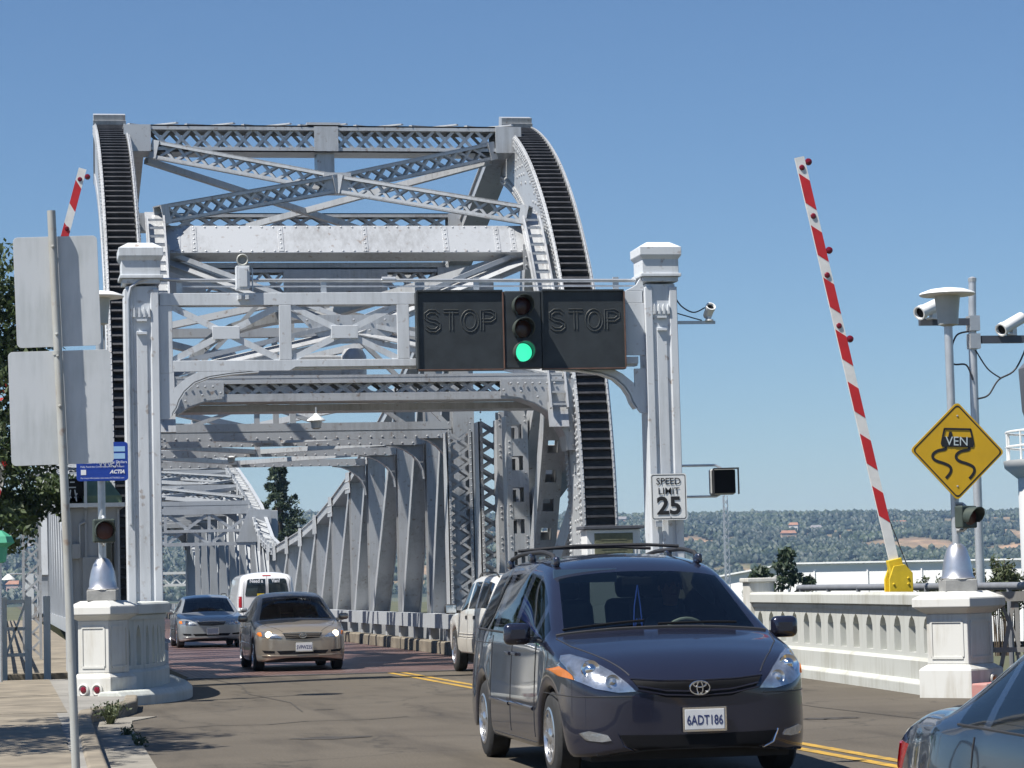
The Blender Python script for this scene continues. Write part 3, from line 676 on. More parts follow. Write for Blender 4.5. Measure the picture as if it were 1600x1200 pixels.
        for k in range(23):
            y = Yd(-9+k*2.4)
            if -9+k*2.4 < gs0: continue
            if blk is None: 
                q = MB().box((0, 0, 0), (.30, 2.3, .30)).build('kerb_block', concrete, L, bevel=.03); blk = q.data
            else: q = bpy.data.objects.new('kerb_block', blk); link(q, L); q.modifiers.new('bevel', 'BEVEL').width = .03
            q.location = (side*2.98, y-yc, .13)
            MB().bb(xk-.1+side*.06, xk+.1+side*.06, y-.12, y+.12, .28, .56).build('guard_post', steel2, L, world=True)
    # --- cross struts with knees and upper bracing
    dl = [3.6, 7.5, 12.5, 18.4] if s > 0 else [37, 31, 25.5, 20, 14, 8]
    for i, d in enumerate(dl):
        zs_ = 5.12; y = Yd(d); zu = interp(chord, d)-.15; stt = MB()
        if i == 0:
            stt.bb(xl, xr, y-.3, y-.27, 5.16, 5.34); stt.bb(xl, xr, y-.3, y-.27, 4.95, 5.13); stt.bb(xl, xr, y-.26, y+.3, 5.13, 5.16)
        else: stt.bb(xl, xr, y-.2, y-.17, zs_-.1, zs_+.1); stt.bb(xl, xr, y-.16, y+.2, zs_+.08, zs_+.1)
        stt.build('cross_strut', m, L, world=True)
        if fine:
            for k in range(28): rivet((xl+.1+k*.265, y-(.3 if i == 0 else .2)-.002, 5.0 if i == 0 else zs_-.06), (0, -1, 0), .028)
        if zu > zs_+.5:
            sw = MB(); sw.bb(xl, xr, y-.16, y+.16, zu-.12, zu+.1)
            sw.beam((xl, y, zs_+.1), (XC, y, zu-.1), .16, .1); sw.beam((xr, y, zs_+.1), (XC, y, zu-.1), .16, .1); sw.beam((XC, y, zs_), (XC, y, zu), .14, .14)
            if not fine:
                zm = (zs_+zu)/2; sw.beam((xl, y+.1, zu), (xr, y+.1, zs_), .12, .16); sw.beam((xr, y+.14, zu), (xl, y+.14, zs_), .12, .16); sw.laced((xl, y-.1, zm), (xr, y-.1, zm), .34, .2, (0, 0, 1), .6, .06, .1, .03)
                sw.laced((xl, y, zu-.1), (xr, y, zu-.1), .5, .3, (0, 0, 1), .6, .07, .12, .03)
            sw.build('sway_brace', m, L, world=True)
        for e in (-1, 1):
            xa = XC+e*3.65; kn = MB(); inner = [(xa-e*.95+e*.95*math.sin(R(t)), zs_-.1-.85*(1-math.cos(R(t)))) for t in range(0, 91, 15)]
            kn.prism(inner+[(xa, zs_-.1)], (0, y-.02, 0), (1, 0, 0), (0, 0, 1), (0, .04, 0))
            for (a, b_), (c, d_) in zip(inner, inner[1:]): kn.beam((a, y, b_), (c, y, d_), .26, .025, (0, 0, 1))
            kn.build('knee_brace', m, L, world=True)
        # plan bracing to the next strut
        if i+1 < len(dl):
            pb = MB(); y2 = Yd(dl[i+1]); z2 = max(zs_+.05, interp(chord, dl[i+1])-.2); z1 = max(zs_+.05, zu)
            pb.beam((xl, y, z1), (xr, y2, z2), .18, .16); pb.beam((xr, y, z1+.01), (xl, y2, z2+.01), .18, .16)
            pb.build('plan_brace', m, L, world=True)
            pb = MB(); pb.beam((xl, y, zs_), (XC, y2, zs_+.04), .14, .12); pb.beam((xr, y, zs_), (XC, y2, zs_+.04), .14, .12); pb.build('plan_brace', m, L, world=True)
            MB().box((XC, (y+y2)/2, (z1+z2)/2), (.7, .7, .04)).build('gusset', m, L, world=True)
    if not fine:     # deep crossed frame where the two leaves meet
        y = Yd(38.6); lf = MB()
        for zz, hh in ((4.85, .22), (4.05, .12), (3.5, .14)): lf.bb(xl, xr+.1, y-.1, y+.1, zz-hh/2, zz+hh/2)
        for k in range(4):
            xa, xb = xl+k*1.82, xl+(k+1)*1.82
            lf.beam((xa, y, 3.5), (xb, y, 4.8), .1, .12); lf.beam((xb, y+.02, 3.5), (xa, y+.02, 4.8), .1, .12); lf.bb(xb-.06, xb+.06, y-.08, y+.08, 3.5, 4.8)
        lf.build('crossed_frame', m, L, world=True)
        MB().prism([(0, 0), (1.5, 0), (1.5, 1.35), (.55, 1.35)], (xr-.75, y-.13, 3.55), (1, 0, 0), (0, 0, 1), (0, .04, 0)).build('gusset', m, L, world=True)
        MB().box((xr+.6, y+.5, 4.3), (.9, 1.0, 1.1)).build('lock_housing', m, L, world=True, bevel=.02)
        for d in (4, 11, 17, 23, 29): MB().laced((xl, Yd(d), interp(chord, d)-.1), (xr, Yd(d+6), interp(chord, d+6)-.1), .4, .3, (0, 0, 1), .6, .06, .1, .03).build('laced_brace', m, L, world=True)
        for d in (4, 11, 17, 23, 29): MB().laced((xr, Yd(d), interp(chord, d)-.3), (xl, Yd(d+6), interp(chord, d+6)-.3), .4, .3, (0, 0, 1), .6, .06, .1, .03).build('laced_brace', m, L, world=True)
    # lateral diagonals between the tail and the first cross strut
    pb = MB(); pb.beam((xl, Yd(-2.6), 10.5), (xr, Yd(3.4), 9.2), .13, .13); pb.beam((xr, Yd(-2.6), 10.52), (xl, Yd(3.4), 9.22), .13, .13); pb.beam((xl, Yd(3.4), 9.3), (xr, Yd(3.4), 9.3), .2, .2); pb.build('plan_brace', m, L, world=True)
    pb = MB(); pb.laced((xl, Yd(1.5), 9.75), (xr, Yd(1.5), 9.75), .4, .4, (0, 0, 1), .5, .06, .09, .025, .3); pb.build('laced_strut', m, L, world=True)
    pb = MB(); pb.beam((xl, Yd(-6.5), 8.0), (XC, Yd(-1.2), 7.3), .22, .2); pb.beam((xr, Yd(-6.5), 8.02), (XC, Yd(-1.2), 7.32), .22, .2); pb.build('plan_brace', m, L, world=True)
    # sidewalk brackets and outer footway
    for side in (-1,):
        MB().bb(.0, 1.9, min(Yd(-9.4), Yd(46)), max(Yd(-9.4), Yd(46)), -.1, .12).build('footway', concrete, L, world=True)
        for zz in (.45, .8, 1.15): MB().beam((.02, Yd(-9.2), zz), (.02, Yd(46), zz), .05, .06).build('railing_bar', m, L, world=True)
        for k in range(12): MB().bb(-.04, .06, Yd(-9+k*5)-.05, Yd(-9+k*5)+.05, .1, 1.25).build('railing_post', m, L, world=True)
    if fine and rv.v:
        r_ = rv.build('rivets', m, L, True, world=True); r_['kind'] = 'stuff'
    return L
near_chord = [(-2.5, 10.9), (3.4, 9.2), (7.5, 8.0), (12.5, 6.7), (18.4, 5.6), (22.2, 4.95), (27, 4.35), (31.4, 3.9), (36.4, 3.55), (46.4, 3.15)]
far_chord = [(46.4, 3.15), (42.2, 3.45), (37.1, 5.1), (31.5, 6.2), (27.9, 6.9), (18.9, 8.1), (8, 9.6), (-2.5, 10.9)]
near_leaf = leaf('near silver riveted bascule leaf with black toothed curved racks above the cars', 58.55, 1, near_chord, True, steel)
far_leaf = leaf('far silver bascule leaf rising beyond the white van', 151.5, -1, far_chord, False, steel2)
# white cross beam low at the far end
fg = empty('far_portal_frame', (XC, 168, 0), 0, 'low white lattice frame across the road at the far bridge end', 'portal')
mb = MB(); mb.laced((1.6, 168, 2.35), (11.6, 168, 2.35), .9, .3, (0, 0, 1), .7, .08, .16, .04); mb.build('lattice_beam', signwhite, fg, world=True)
for x in (1.6, 11.6): MB().bb(x-.25, x+.25, 167.8, 168.2, -.05, 2.9).build('upright', signwhite, fg, world=True)

# pendant roadway lamps under the struts
for (x, y, z, lb) in ((5.72, 49.4, 4.80, 'small grey pendant lamp under the near portal girder'), (5.95, 71.0, 5.22, 'small grey pendant lamp hanging from a strut further along the bridge')):
    e = empty('pendant_lamp', (x, y, z-.35), 0, lb, 'lamp', 'pendant lamps over the roadway')
    MB().lathe([(.03, .36), (.08, .30), (.20, .22), (.21, .19), (.12, .17)][::-1], (0, 0, 0), n=16).build('lamp_shade', signwhite, e, True)
    MB().lathe([(.06, -.0), (.11, .03), (.125, .17)], (0, 0, 0), n=14).build('lamp_globe', mat('frosted_glass', (.45, .47, .47), .35, 0, .05, 6), e, True)
    MB().tube([(0, 0, .36), (0, 0, .5)], .02, 6).build('stem', galv, e); e.scale = (.82, .82, .82)

def sm3(P, n=6):
    P = [V(p) for p in P]; out = []
    for i in range(len(P)-1):
        a, b_, c, d = P[max(i-1, 0)], P[i], P[i+1], P[min(i+2, len(P)-1)]
        for k in range(n): t = k/n; out.append(.5*((2*b_)+(-a+c)*t+(2*a-5*b_+4*c-d)*t*t+(-a+3*b_-3*c+d)*t**3))
    return out+[P[-1]]
# ------------------------------------------------------------------ traffic gate frame across the road
YG = 43.5
gate = empty('traffic_gate_frame', (6.55, YG, 0), 0, 'light grey steel frame of two columns and cross beam spanning the road', 'gate frame')
for x in (2.23, 10.80):
    mb = MB(); mb.box((x, YG, 3.2), (.50, .50, 6.45)); 
    for sx in (-1, 1):
        mb.box((x+sx*.21, YG-.255, 3.2), (.13, .07, 6.35)); mb.box((x+sx*.155, YG-.25, 3.2), (.03, .05, 6.3))
        mb.box((x+sx*.255, YG-.02, 3.2), (.05, .40, 6.35))
    mb.box((x, YG, .28), (.68, .68, .62)); colm = mb.build('column', gatep, gate, world=True, bevel=.012)
    MB().box((x, YG-.258, 2.9), (.17, .03, 5.6)).build('raised_strip', gatep, gate, world=True, bevel=.006)
    for k in range(4):
        xx = x-.12+k*.08; MB().prism([(-.018, 0), (.018, 0), (.012, .13), (0, .17), (-.012, .13)], (xx, YG-.31, 5.92), (1, 0, 0), (0, 0, 1), (0, .07, 0)).build('flute_ornament', gatep, gate, world=True)
    for z in (5.87, 5.66): MB().box((x, YG-.29, z), (.16, .05, .035)).build('ornament_bar', gatep, gate, world=True)
    cp = MB(); cp.box((x, YG, 6.50), (.60, .60, .08)); cp.box((x, YG, 6.57), (.69, .69, .055)); cp.box((x, YG, 6.71), (.62, .62, .24))
    cp.add([(x+a*w_, YG+b_*w_, z) for w_, z in ((.30, 6.82), (.355, 6.90)) for a, b_ in ((-1, -1), (1, -1), (1, 1), (-1, 1))], [(3, 2, 1, 0), (4, 5, 6, 7), (0, 1, 5, 4), (1, 2, 6, 5), (2, 3, 7, 6), (3, 0, 4, 7)])
    cp.box((x, YG, 6.97), (.71, .71, .14)); cp.add([(x+a*w_, YG+b_*w_, z) for w_, z in ((.345, 7.04), (.2, 7.13)) for a, b_ in ((-1, -1), (1, -1), (1, 1), (-1, 1))], [(4, 5, 6, 7), (0, 1, 5, 4), (1, 2, 6, 5), (2, 3, 7, 6), (3, 0, 4, 7)])
    cp.build('column_cap', gatep, gate, world=True, bevel=.008)
    rv = MB()
    for k in range(22):
        for sx in (-1, 1): rv.dome((x+sx*.165, YG-.277, .9+k*.23), .014, (0, -1, 0), 6)
    q = rv.build('rivets', gatep, gate, True, world=True); q['kind'] = 'stuff'
yf, yb_ = YG-.22, YG-.06
def gplate(pts, name, t=.05, y=None): return MB().prism(pts, (0, (yf if y is None else y), 0), (1, 0, 0), (0, 0, 1), (0, t, 0)).build(name, gatep, gate, world=True, bevel=.006)
gplate([(2.52, 6.11), (10.5, 6.11), (10.5, 6.31), (2.52, 6.31)], 'top_chord', .30)
gplate([(2.50, 5.02), (2.72, 5.02), (2.72, 6.108), (2.50, 6.108)], 'upright')
for x in (4.44, 6.37): gplate([(x, 5.22), (x+.2, 5.22), (x+.2, 6.108), (x, 6.108)], 'upright')
gplate([(2.722, 5.04), (4.60, 5.04), (4.70, 5.10), (10.4, 5.10), (10.4, 5.218), (2.722, 5.218)], 'bottom_chord', .05)
gplate([(2.72, 5.07), (10.4, 5.07), (10.4, 5.2), (2.72, 5.2)], 'bottom_chord_web', .2, yf+.06)
for x0, x1 in ((2.72, 4.44), (4.64, 6.37)):
    for (za, zb) in ((6.09, 5.23), (5.23, 6.09)):
        g = MB(); y_ = yf+(.03 if za > zb else .045); g.beam((x0, y_, za), (x1, y_, zb), .02, .10, (0, 0, 1)); g.beam((x0, y_+.08, za), (x1, y_+.08, zb), .12, .02, (0, 0, 1)); g.build('x_brace', gatep, gate, world=True)
    xm = (x0+x1)/2; gplate([(xm-.22, 5.56), (xm+.22, 5.56), (xm+.22, 5.77), (xm-.22, 5.77)], 'brace_plate', .03, yf-.012)
for e in (-1, 1):      # curved brackets with scroll feet
    X = lambda a: 2.5+a if e < 0 else 10.55-a
    arc = [(.20, 4.36), (.27, 4.46), (.31, 4.58), (.40, 4.72), (.56, 4.86), (.80, 4.95), (1.15, 5.0), (1.6, 5.035)]
    pts = [(0, 4.28), (.14, 4.28)]+arc+[(1.6, 5.038), (.62, 5.038), (.42, 4.93), (.24, 4.78), (.222, 4.7), (.222, 5.018), (0, 5.018)]
    gplate([(X(a), z) for a, z in pts], 'curved_bracket', .06)
    sf = MB()
    for (a, z), (b_, z2) in zip(arc, arc[1:]): sf.beam((X(a), yf+.13, z), (X(b_), yf+.13, z2), .26, .03, (0, 0, 1))
    sf.build('bracket_flange', gatep, gate, world=True)
gplate([(10.13, 5.24), (10.52, 5.24), (10.52, 6.108), (10.20, 6.108)], 'end_web', .05)
gplate([(10.2, 6.312), (10.52, 6.312), (10.52, 6.56), (10.45, 6.5), (10.4, 6.42), (10.32, 6.37)], 'end_scroll', .05)
# conduit on top of the beam
cond = empty('conduit_pipe', (6.4, YG-.1, 6.56), 0, 'thin grey conduit pipe carried on brackets above the frame beam', 'conduit')
pts = [(2.02, YG-.29, 2.6), (2.02, YG-.29, 6.2), (2.06, YG-.29, 6.4), (2.2, YG-.29, 6.5), (2.5, YG-.25, 6.53), (3.0, YG-.1, 6.53), (10.42, YG-.1, 6.50)]
MB().tube(pts, .03, 8).build('pipe', galv, cond, True, world=True); MB().tube([(2.9, YG-.1, 6.43), (10.4, YG-.1, 6.41)], .014, 6).build('cable', galv, cond, True, world=True)
for x in (2.85, 5.19, 7.72, 10.08): MB().box((x, YG-.08, 6.42), (.09, .06, .28)).build('clip', galv, cond, world=True)
for x in (6.25,): MB().tube([(x-.1, YG-.1, 6.53), (x+.12, YG-.1, 6.53)], .05, 10).build('coupling', galv, cond, True, world=True)
horn = empty('warning_horn', (3.86, YG-.22, 6.31), 0, 'small grey box with round horn standing on the frame beam', 'horn')
MB().box((0, 0, .24), (.22, .2, .38)).build('box', gatep, horn, bevel=.01); MB().box((0, -.108, .24), (.13, .015, .3)).build('door', gatep, horn)
MB().lathe([(.09, -.08), (.1, .05), (.085, .06), (.05, .0)], (0, -.02, .53), (0, -1, 0), 16).build('horn_mouth', mat('horn_grey', (.33, .34, .32), .5, 0, .1, 8), horn, True)
MB().tube([(.16, 0, .02), (.16, 0, .40), (.05, 0, .40)], .012, 6).build('tube', galv, horn)
for dx in (-.06, .06): MB().box((dx, 0, -.08), (.05, .26, .07)).build('foot', gatep, horn)

# ------------------------------------------------------------------ STOP board with traffic light
YS = YG-.46
sb = empty('stop_signal_board', (8.42, YS, 5.05), 0, 'wide black STOP board with three-lamp traffic light showing green', 'signal board')
for x0, x1 in ((6.69, 8.08), (8.77, 10.12)):
    p = MB().bb(x0, x1, YS+.07, YS+.20, 5.03, 6.29).build('stop_panel', boardm, sb, world=True)
    fr = MB(); fr.bb(x0-.015, x1+.015, YS+.03, YS+.22, 5.0, 5.028); fr.bb(x0-.015, x1+.015, YS+.03, YS+.22, 6.292, 6.32); fr.bb(x0-.03, x0-.002, YS+.03, YS+.22, 5.03, 6.29); fr.bb(x1+.002, x1+.03, YS+.03, YS+.22, 5.03, 6.29); fr.build('panel_frame', boardm, sb, world=True)
    tr = MB(); tr.bb(x0-.02, x1+.02, YS+.018, YS+.028, 5.005, 5.022); tr.bb(x1+.006, x1+.024, YS+.018, YS+.028, 5.03, 6.28); tr.build('copper_edge', copper, sb, world=True)
    def tube_letters(o, s_):
        mb = MB(); G = {'S': [[(.9, .85), (.7, 1), (.3, 1), (.05, .85), (.05, .65), (.3, .53), (.7, .47), (.95, .33), (.95, .15), (.7, 0), (.3, 0), (.05, .15)]], 'T': [[(0, 1), (1, 1)], [(.5, 1), (.5, 0)]],
             'O': [[(.5+.5*math.cos(R(a)), .5+.5*math.sin(R(a))) for a in range(0, 361, 20)]], 'P': [[(.05, 0), (.05, 1), (.65, 1), (.93, .87), (.93, .65), (.65, .5), (.05, .5)]]}
        x = 0
        for c in 'STOP':
            for ln in G[c]:
                for off in (-.026, .026):      # each stroke is a raised double outline
                    P = []
                    for i, (a, b_) in enumerate(ln):
                        q0 = V(ln[max(i-1, 0)]); q1 = V(ln[min(i+1, len(ln)-1)]); t = V((q1[0]-q0[0], q1[1]-q0[1])); t.normalize()
                        P.append((o[0]+x+a*s_*.78-t.y*off, o[1], o[2]+b_*s_+t.x*off))
                    mb.tube(P, .0095, 5)
            x += s_*.78+.068
        return mb
    tube_letters((x0+.115, YS+.068, 5.66), .31).build('stop_lettering', mat('raised_outline', (.05, .055, .055), .45, 0, .2, 12), sb, True, world=True)
MB().bb(8.115, 8.735, YS+.035, YS+.22, 5.02, 6.30).build('signal_housing', boardm, sb, world=True, bevel=.02)
for z, m_, nm in ((6.05, darklens, 'unlit red signal lens'), (5.67, darkamber, 'unlit amber signal lens'), (5.285, greenlit, 'lit green signal lens')):
    q = MB().lathe([(.15, 0), (.14, .02), (.09, .035), (.02, .04)], (8.41, YS+.03, z), (0, -1, 0), 24).build('signal_lens', m_, sb, True, world=True); q['label'] = nm
    mb = MB(); n = 22; vs = []; fs = []
    for k in range(n+1):
        a = R(-62+k*304/n)
        dep = .30-.16*abs(k/n-.5)*2
        for r, y in ((.172, .0), (.172, -dep), (.160, -dep), (.160, .0)): vs.append((8.41+r*math.sin(a)*-1, YS+.03+y, z+r*math.cos(a)*1))
    # open at the bottom: sweep starts and ends below
    vs2 = []
    for k in range(n+1):
        a = R(-150+k*300/n); dep = .30-.2*(abs(k/n-.5)*2)**2
        for r, y in ((.172, 0), (.172, -dep), (.160, -dep), (.160, 0)): vs2.append((8.41+r*math.sin(a), YS+.03+y, z+r*math.cos(a)))
    for k in range(n):
        for j in range(4): fs.append((k*4+j, k*4+(j+1) % 4, (k+1)*4+(j+1) % 4, (k+1)*4+j))
    mb.add(vs2, fs); mb.build('visor', mat('visor_green', (.05, .062, .055), .5, 0, .2, 8), sb, True, world=True)

# ------------------------------------------------------------------ things on the right column
sp_ = empty('speed_limit_sign', (10.80, YG-.42, 2.49), 0, 'white SPEED LIMIT 25 sign on the right frame column', 'sign')
def round_rect(w, h, r, n=5):
    P = []
    for cx, cz, a0 in ((w/2-r, h/2-r, 0), (-w/2+r, h/2-r, 90), (-w/2+r, -h/2+r, 180), (w/2-r, -h/2+r, 270)):
        for k in range(n+1): a = R(a0+90*k/n); P.append((cx+r*math.cos(a), cz+r*math.sin(a)))
    return P
MB().prism(round_rect(.61, .765, .04), (0, 0, .385), (1, 0, 0), (0, 0, 1), (0, .012, 0)).build('plate', signwhite, sp_)
bd = MB(); pa = round_rect(.575, .73, .035); pb2 = round_rect(.552, .707, .028); n = len(pa)
bd.add([(x, -.002, z+.385) for x, z in pa]+[(x, -.002, z+.385) for x, z in pb2], [(i, (i+1) % n, n+(i+1) % n, n+i) for i in range(n)]); bd.build('border', blackink, sp_)
t = text_mb('SPEED', .155, (0, -.003, .635), bold=.0015); text_mb('LIMIT', .155, (0, -.003, .475), mb=t, bold=.0015); text_mb('25', .40, (0, -.003, .225), mb=t, sx=1.05, bold=.012); t.build('legend', blackink, sp_)
MB().box((-.17, .06, -.06), (.1, .1, .09)).build('bracket', galv, sp_)
for z in (.06, .7): MB().dome((0.02, -.001, z), .012, (0, -1, 0)).build('bolt', galv, sp_)
ps = empty('pedestrian_signal', (11.62, YG, 2.9), 0, 'boxy dark pedestrian signal on two arms right of the frame column', 'signal')
MB().box((.21, .02, .22), (.42, .26, .43), R(-12)).build('housing', mat('housing_grey', (.40, .41, .40), .6, 0, .1, 6), ps, bevel=.03)
MB().box((.205, -.115, .22), (.39, .05, .39), R(-12)).build('screen', blackm, ps, bevel=.01)
hood = MB()
for c, d in (((.23, -.2, .435), (.42, .16, .02)), ((.02, -.16, .22), (.02, .16, .43)), ((.425, -.24, .22), (.02, .14, .43))): hood.box(c, d, R(-12))
hood.build('hood', plasticdk, ps)
for z in (-.02, .50): MB().tube([(-.55, .0, z), (.1, .0, z), (.2, .0, z+(.05 if z < .2 else -.05))], .02, 8).build('arm', galv, ps, True)
ps2 = empty('pedestrian_signal', (1.02, 46.6, 3.0), 0, 'dark pedestrian signal box half hidden behind the blue sign', 'signal')
MB().box((.16, 0, .24), (.40, .2, .5)).build('housing', blackm, ps2, bevel=.02); MB().box((.38, -.04, .24), (.05, .26, .52)).build('hood', galv, ps2)
for a, b_ in (((.12, .43), (.2, .43)), ((.1, .34), (.22, .34)), ((.09, .24), (.14, .16)), ((.24, .24), (.2, .16)), ((.1, .1), (.13, .3)), ((.23, .1), (.2, .3))): MB().beam((a[0], -.105, a[1]), (b_[0], -.105, b_[1]), .01, .02).build('walker_symbol_stroke', galv, ps2)
MB().tube([(.4, .05, .1), (.95, .05, .1)], .025, 8).build('arm', galv, ps2, True)
def cctv(name_lab, loc, yaw, pitch, L=.42, r=.065):
    e = empty('security_camera', loc, yaw, name_lab, 'camera'); d = V((0, -math.cos(pitch), math.sin(pitch)))
    MB().lathe([(r*.8, -L/2), (r, -L/2+.02), (r, L/2-.08), (r*1.12, L/2-.08), (r*1.12, L/2), (r*.9, L/2), (r*.8, L/2-.05)], (0, 0, .16), d, 16).build('body', signwhite, e, True)
    MB().lathe([(r*.79, L/2-.045), (r*.78, L/2-.035)], (0, 0, .16), d, 14).build('lens_glass', blackm, e)
    MB().box((0, .03, .06), (.06, .09, .12)).build('bracket', signwhite, e); MB().lathe([(.07, 0), (.07, .025)], (0, 0, 0)).build('base', signwhite, e)
    return e
cctv('small round camera on a short bracket right of the frame column', (11.68, YG-.05, 5.82), R(5), R(38), .26, .075)
ar = empty('camera_bracket', (11.3, YG, 5.8), 0, 'short flat bracket with drooping wire on the right frame column', 'bracket')
MB().box((.12, 0, .0), (.74, .06, .05)).build('arm', galv, ar)
MB().tube(sm3([(-.2, -.05, .42), (-.1, -.1, .26), (.1, -.1, .16), (.3, -.08, .24)]), .012, 6).build('wire', cablem, ar, True); MB().tube([(-.2, -.05, .16), (.1, -.06, .07), (.25, -.05, .03)], .01, 6).build('wire', cablem, ar, True)

# ------------------------------------------------------------------ lamp posts on the piers
def lamp_post(c, zb, lab, zl, zflash, fx):
    e = empty('lamp_post', (*c, zb), 0, lab, 'lamp post', 'mushroom lamp posts on the balustrade piers')
    MB().box((0, 0, .07), (.40, .40, .15), R(-8)).build('base_block', mat('block_grey', (.30, .30, .29), .7, .1, .2, 6, .3, 30), e, bevel=.012)
    MB().lathe([(.205, .146), (.215, .16), (.19, .19), (.182, .28), (.16, .40), (.128, .50), (.09, .56), (.06, .58)], n=24).build('bell_base', alu, e, True)
    h = zl-zb
    MB().tube([(0, 0, .56), (0, 0, h)], .052, 12).build('pole', galv, e, True)
    MB().lathe([(.06, -.02), (.125, .0), (.13, .1), (.135, .16), (.155, .33), (.16, .36)], (0, 0, h), n=20).build('lamp_body', mat('lamp_grey', (.42, .45, .44), .45, .1, .1, 5), e, True)
    MB().lathe([(.12, .352), (.33, .36), (.345, .375), (.33, .395), (.22, .435), (.08, .455), (.01, .46)], (0, 0, h), n=28).build('lamp_dish', signwhite, e, True)
    return e
lp1 = lamp_post(PL, 1.42, 'silver lamp post on the left white pier carrying the blue sign', 5.22, 0, 0)
lp2 = lamp_post(PR, 1.28, 'silver lamp post on the right white pier carrying the yellow diamond sign', 4.55, 0, 0)
def flasher(c, z, lab, dx, yaw):
    e = empty('flashing_signal', (c[0]+dx, c[1]-.12, z), yaw, lab, 'signal', 'single red signals on the lamp posts')
    MB().box((0, 0, 0), (.30, .16, .32)).build('housing', mat('signal_green', (.045, .06, .05), .5, 0, .2, 6), e, bevel=.02)
    MB().lathe([(.12, 0), (.11, .02), (.02, .035)], (0, -.08, 0), (0, -1, 0), 20).build('lens', mat('dull_red_lens', (.085, .028, .02), .35, 0, .15, 12), e, True)
    mb = MB(); vs = []; fs = []; n = 16
    for k in range(n+1):
        a = R(-125+k*250/n); dep = .22-.14*(abs(k/n-.5)*2)**2
        for r, y in ((.138, -.08), (.138, -.08-dep), (.128, -.08-dep), (.128, -.08)): vs.append((r*math.sin(a), y, r*math.cos(a)))
    for k in range(n):
        for j in range(4): fs.append((k*4+j, k*4+(j+1) % 4, (k+1)*4+(j+1) % 4, (k+1)*4+j))
    mb.add(vs, fs); mb.build('visor', MATS['signal_green'], e, True)
    for zz in (-.19, .19): MB().tube([(-dx*.9, .12, zz), (0, .06, zz), (0, 0, zz*.8)], .025, 8).build('bracket', galv, e, True)
    return e
flasher(PL, 2.37, 'single dark red signal on the left lamp post below the blue sign', .02, R(4))
flasher(PR, 2.18, 'single dark red signal on the right lamp post below the yellow sign', .09, R(24)).scale = (.85, .85, .85)
# yellow diamond
ds = empty('slippery_road_sign', (PR[0]-.0, PR[1]-.16, 2.38), 0, 'yellow diamond slippery road sign with VEN sticker on the right lamp post', 'sign')
def diamond(h, r, n=5):
    P = []; d = h-r*math.sqrt(2)
    for k, (cx, cz) in enumerate(((d, 0), (0, d), (-d, 0), (0, -d))):
        for j in range(n+1): a = R(-45+90*k+90*j/n); P.append((cx+r*math.cos(a), cz+r*math.sin(a)))
    return P
tl_ = R(-2); ea = (math.cos(tl_), 0, math.sin(tl_)); eb = (-math.sin(tl_), 0, math.cos(tl_)); oc = V((0, 0, .605))
MB().prism(diamond(.605, .05), oc, ea, eb, (0, .012, 0)).build('plate', yellow_s, ds)
pa = diamond(.577, .045); pb2 = diamond(.555, .04); n = len(pa); bd = MB(); E1, E2 = V(ea), V(eb)
bd.add([oc+E1*a+E2*b_+V((0, -.002, 0)) for a, b_ in pa]+[oc+E1*a+E2*b_+V((0, -.002, 0)) for a, b_ in pb2], [(i, (i+1) % n, n+(i+1) % n, n+i) for i in range(n)]); bd.build('border', blackink, ds)
sy = MB()
def stroke(pts, w):
    for (a, b_), (c, d) in zip(pts, pts[1:]): sy.beam(oc+E1*a+E2*b_+V((0, -.004, 0)), oc+E1*c+E2*d+V((0, -.004, 0)), .004, w, V((0, 0, 1)) if abs(c-a) > abs(d-b_) else V((1, 0, 0)))
def flat(pts): sy.prism(pts, oc+V((0, -.006, 0)), ea, eb, (0, .005, 0))
flat([(-.20, .05), (.20, .05), (.215, .09), (.20, .17), (-.20, .17), (-.215, .09)])
for pts in ([(-.19, .17), (-.165, .275)], [(.19, .17), (.165, .275)], [(-.17, .27), (.17, .27)]): stroke(pts, .022)
flat([(-.12, .17), (-.06, .17), (-.075, .235), (-.105, .235)])
for x0 in (-.15, .15):
    cv = [(x0, .05), (x0-.01, .02), (x0-.10, .0), (x0-.16, -.04), (x0-.165, -.09), (x0-.12, -.125), (x0-.02, -.155), (x0+.05, -.19), (x0+.065, -.24), (x0+.04, -.29), (x0+.0, -.335)]
    P = [(p[0], p[1]) for p in smooth_path(cv, 4)]
    vs = []; 
    for i, (a, b_) in enumerate(P):
        q0 = V((*P[max(i-1, 0)], 0)); q1 = V((*P[min(i+1, len(P)-1)], 0)); t = (q1-q0).normalized(); nn = V((-t.y, t.x, 0))*.018
        for g in (-1, 1): vs.append(oc+E1*(a+nn.x*g)+E2*(b_+nn.y*g)+V((0, -.003, 0)))
    sy.add(vs, [(2*i, 2*i+1, 2*i+3, 2*i+2) for i in range(len(P)-1)])
sy.build('skid_symbol', blackink, ds)
text_mb('VEN', .155, oc+E1*-.01+E2*.115+V((0, -.009, 0)), ea, eb, sx=1.0).build('sticker_lettering', mat('pale_scrawl', (.5, .58, .6), .6, 0, 0), ds)
for b_ in (.43, -.43): MB().dome(oc+E2*b_+V((0, -.001, 0)), .013, (0, -1, 0)).build('bolt', galv, ds)
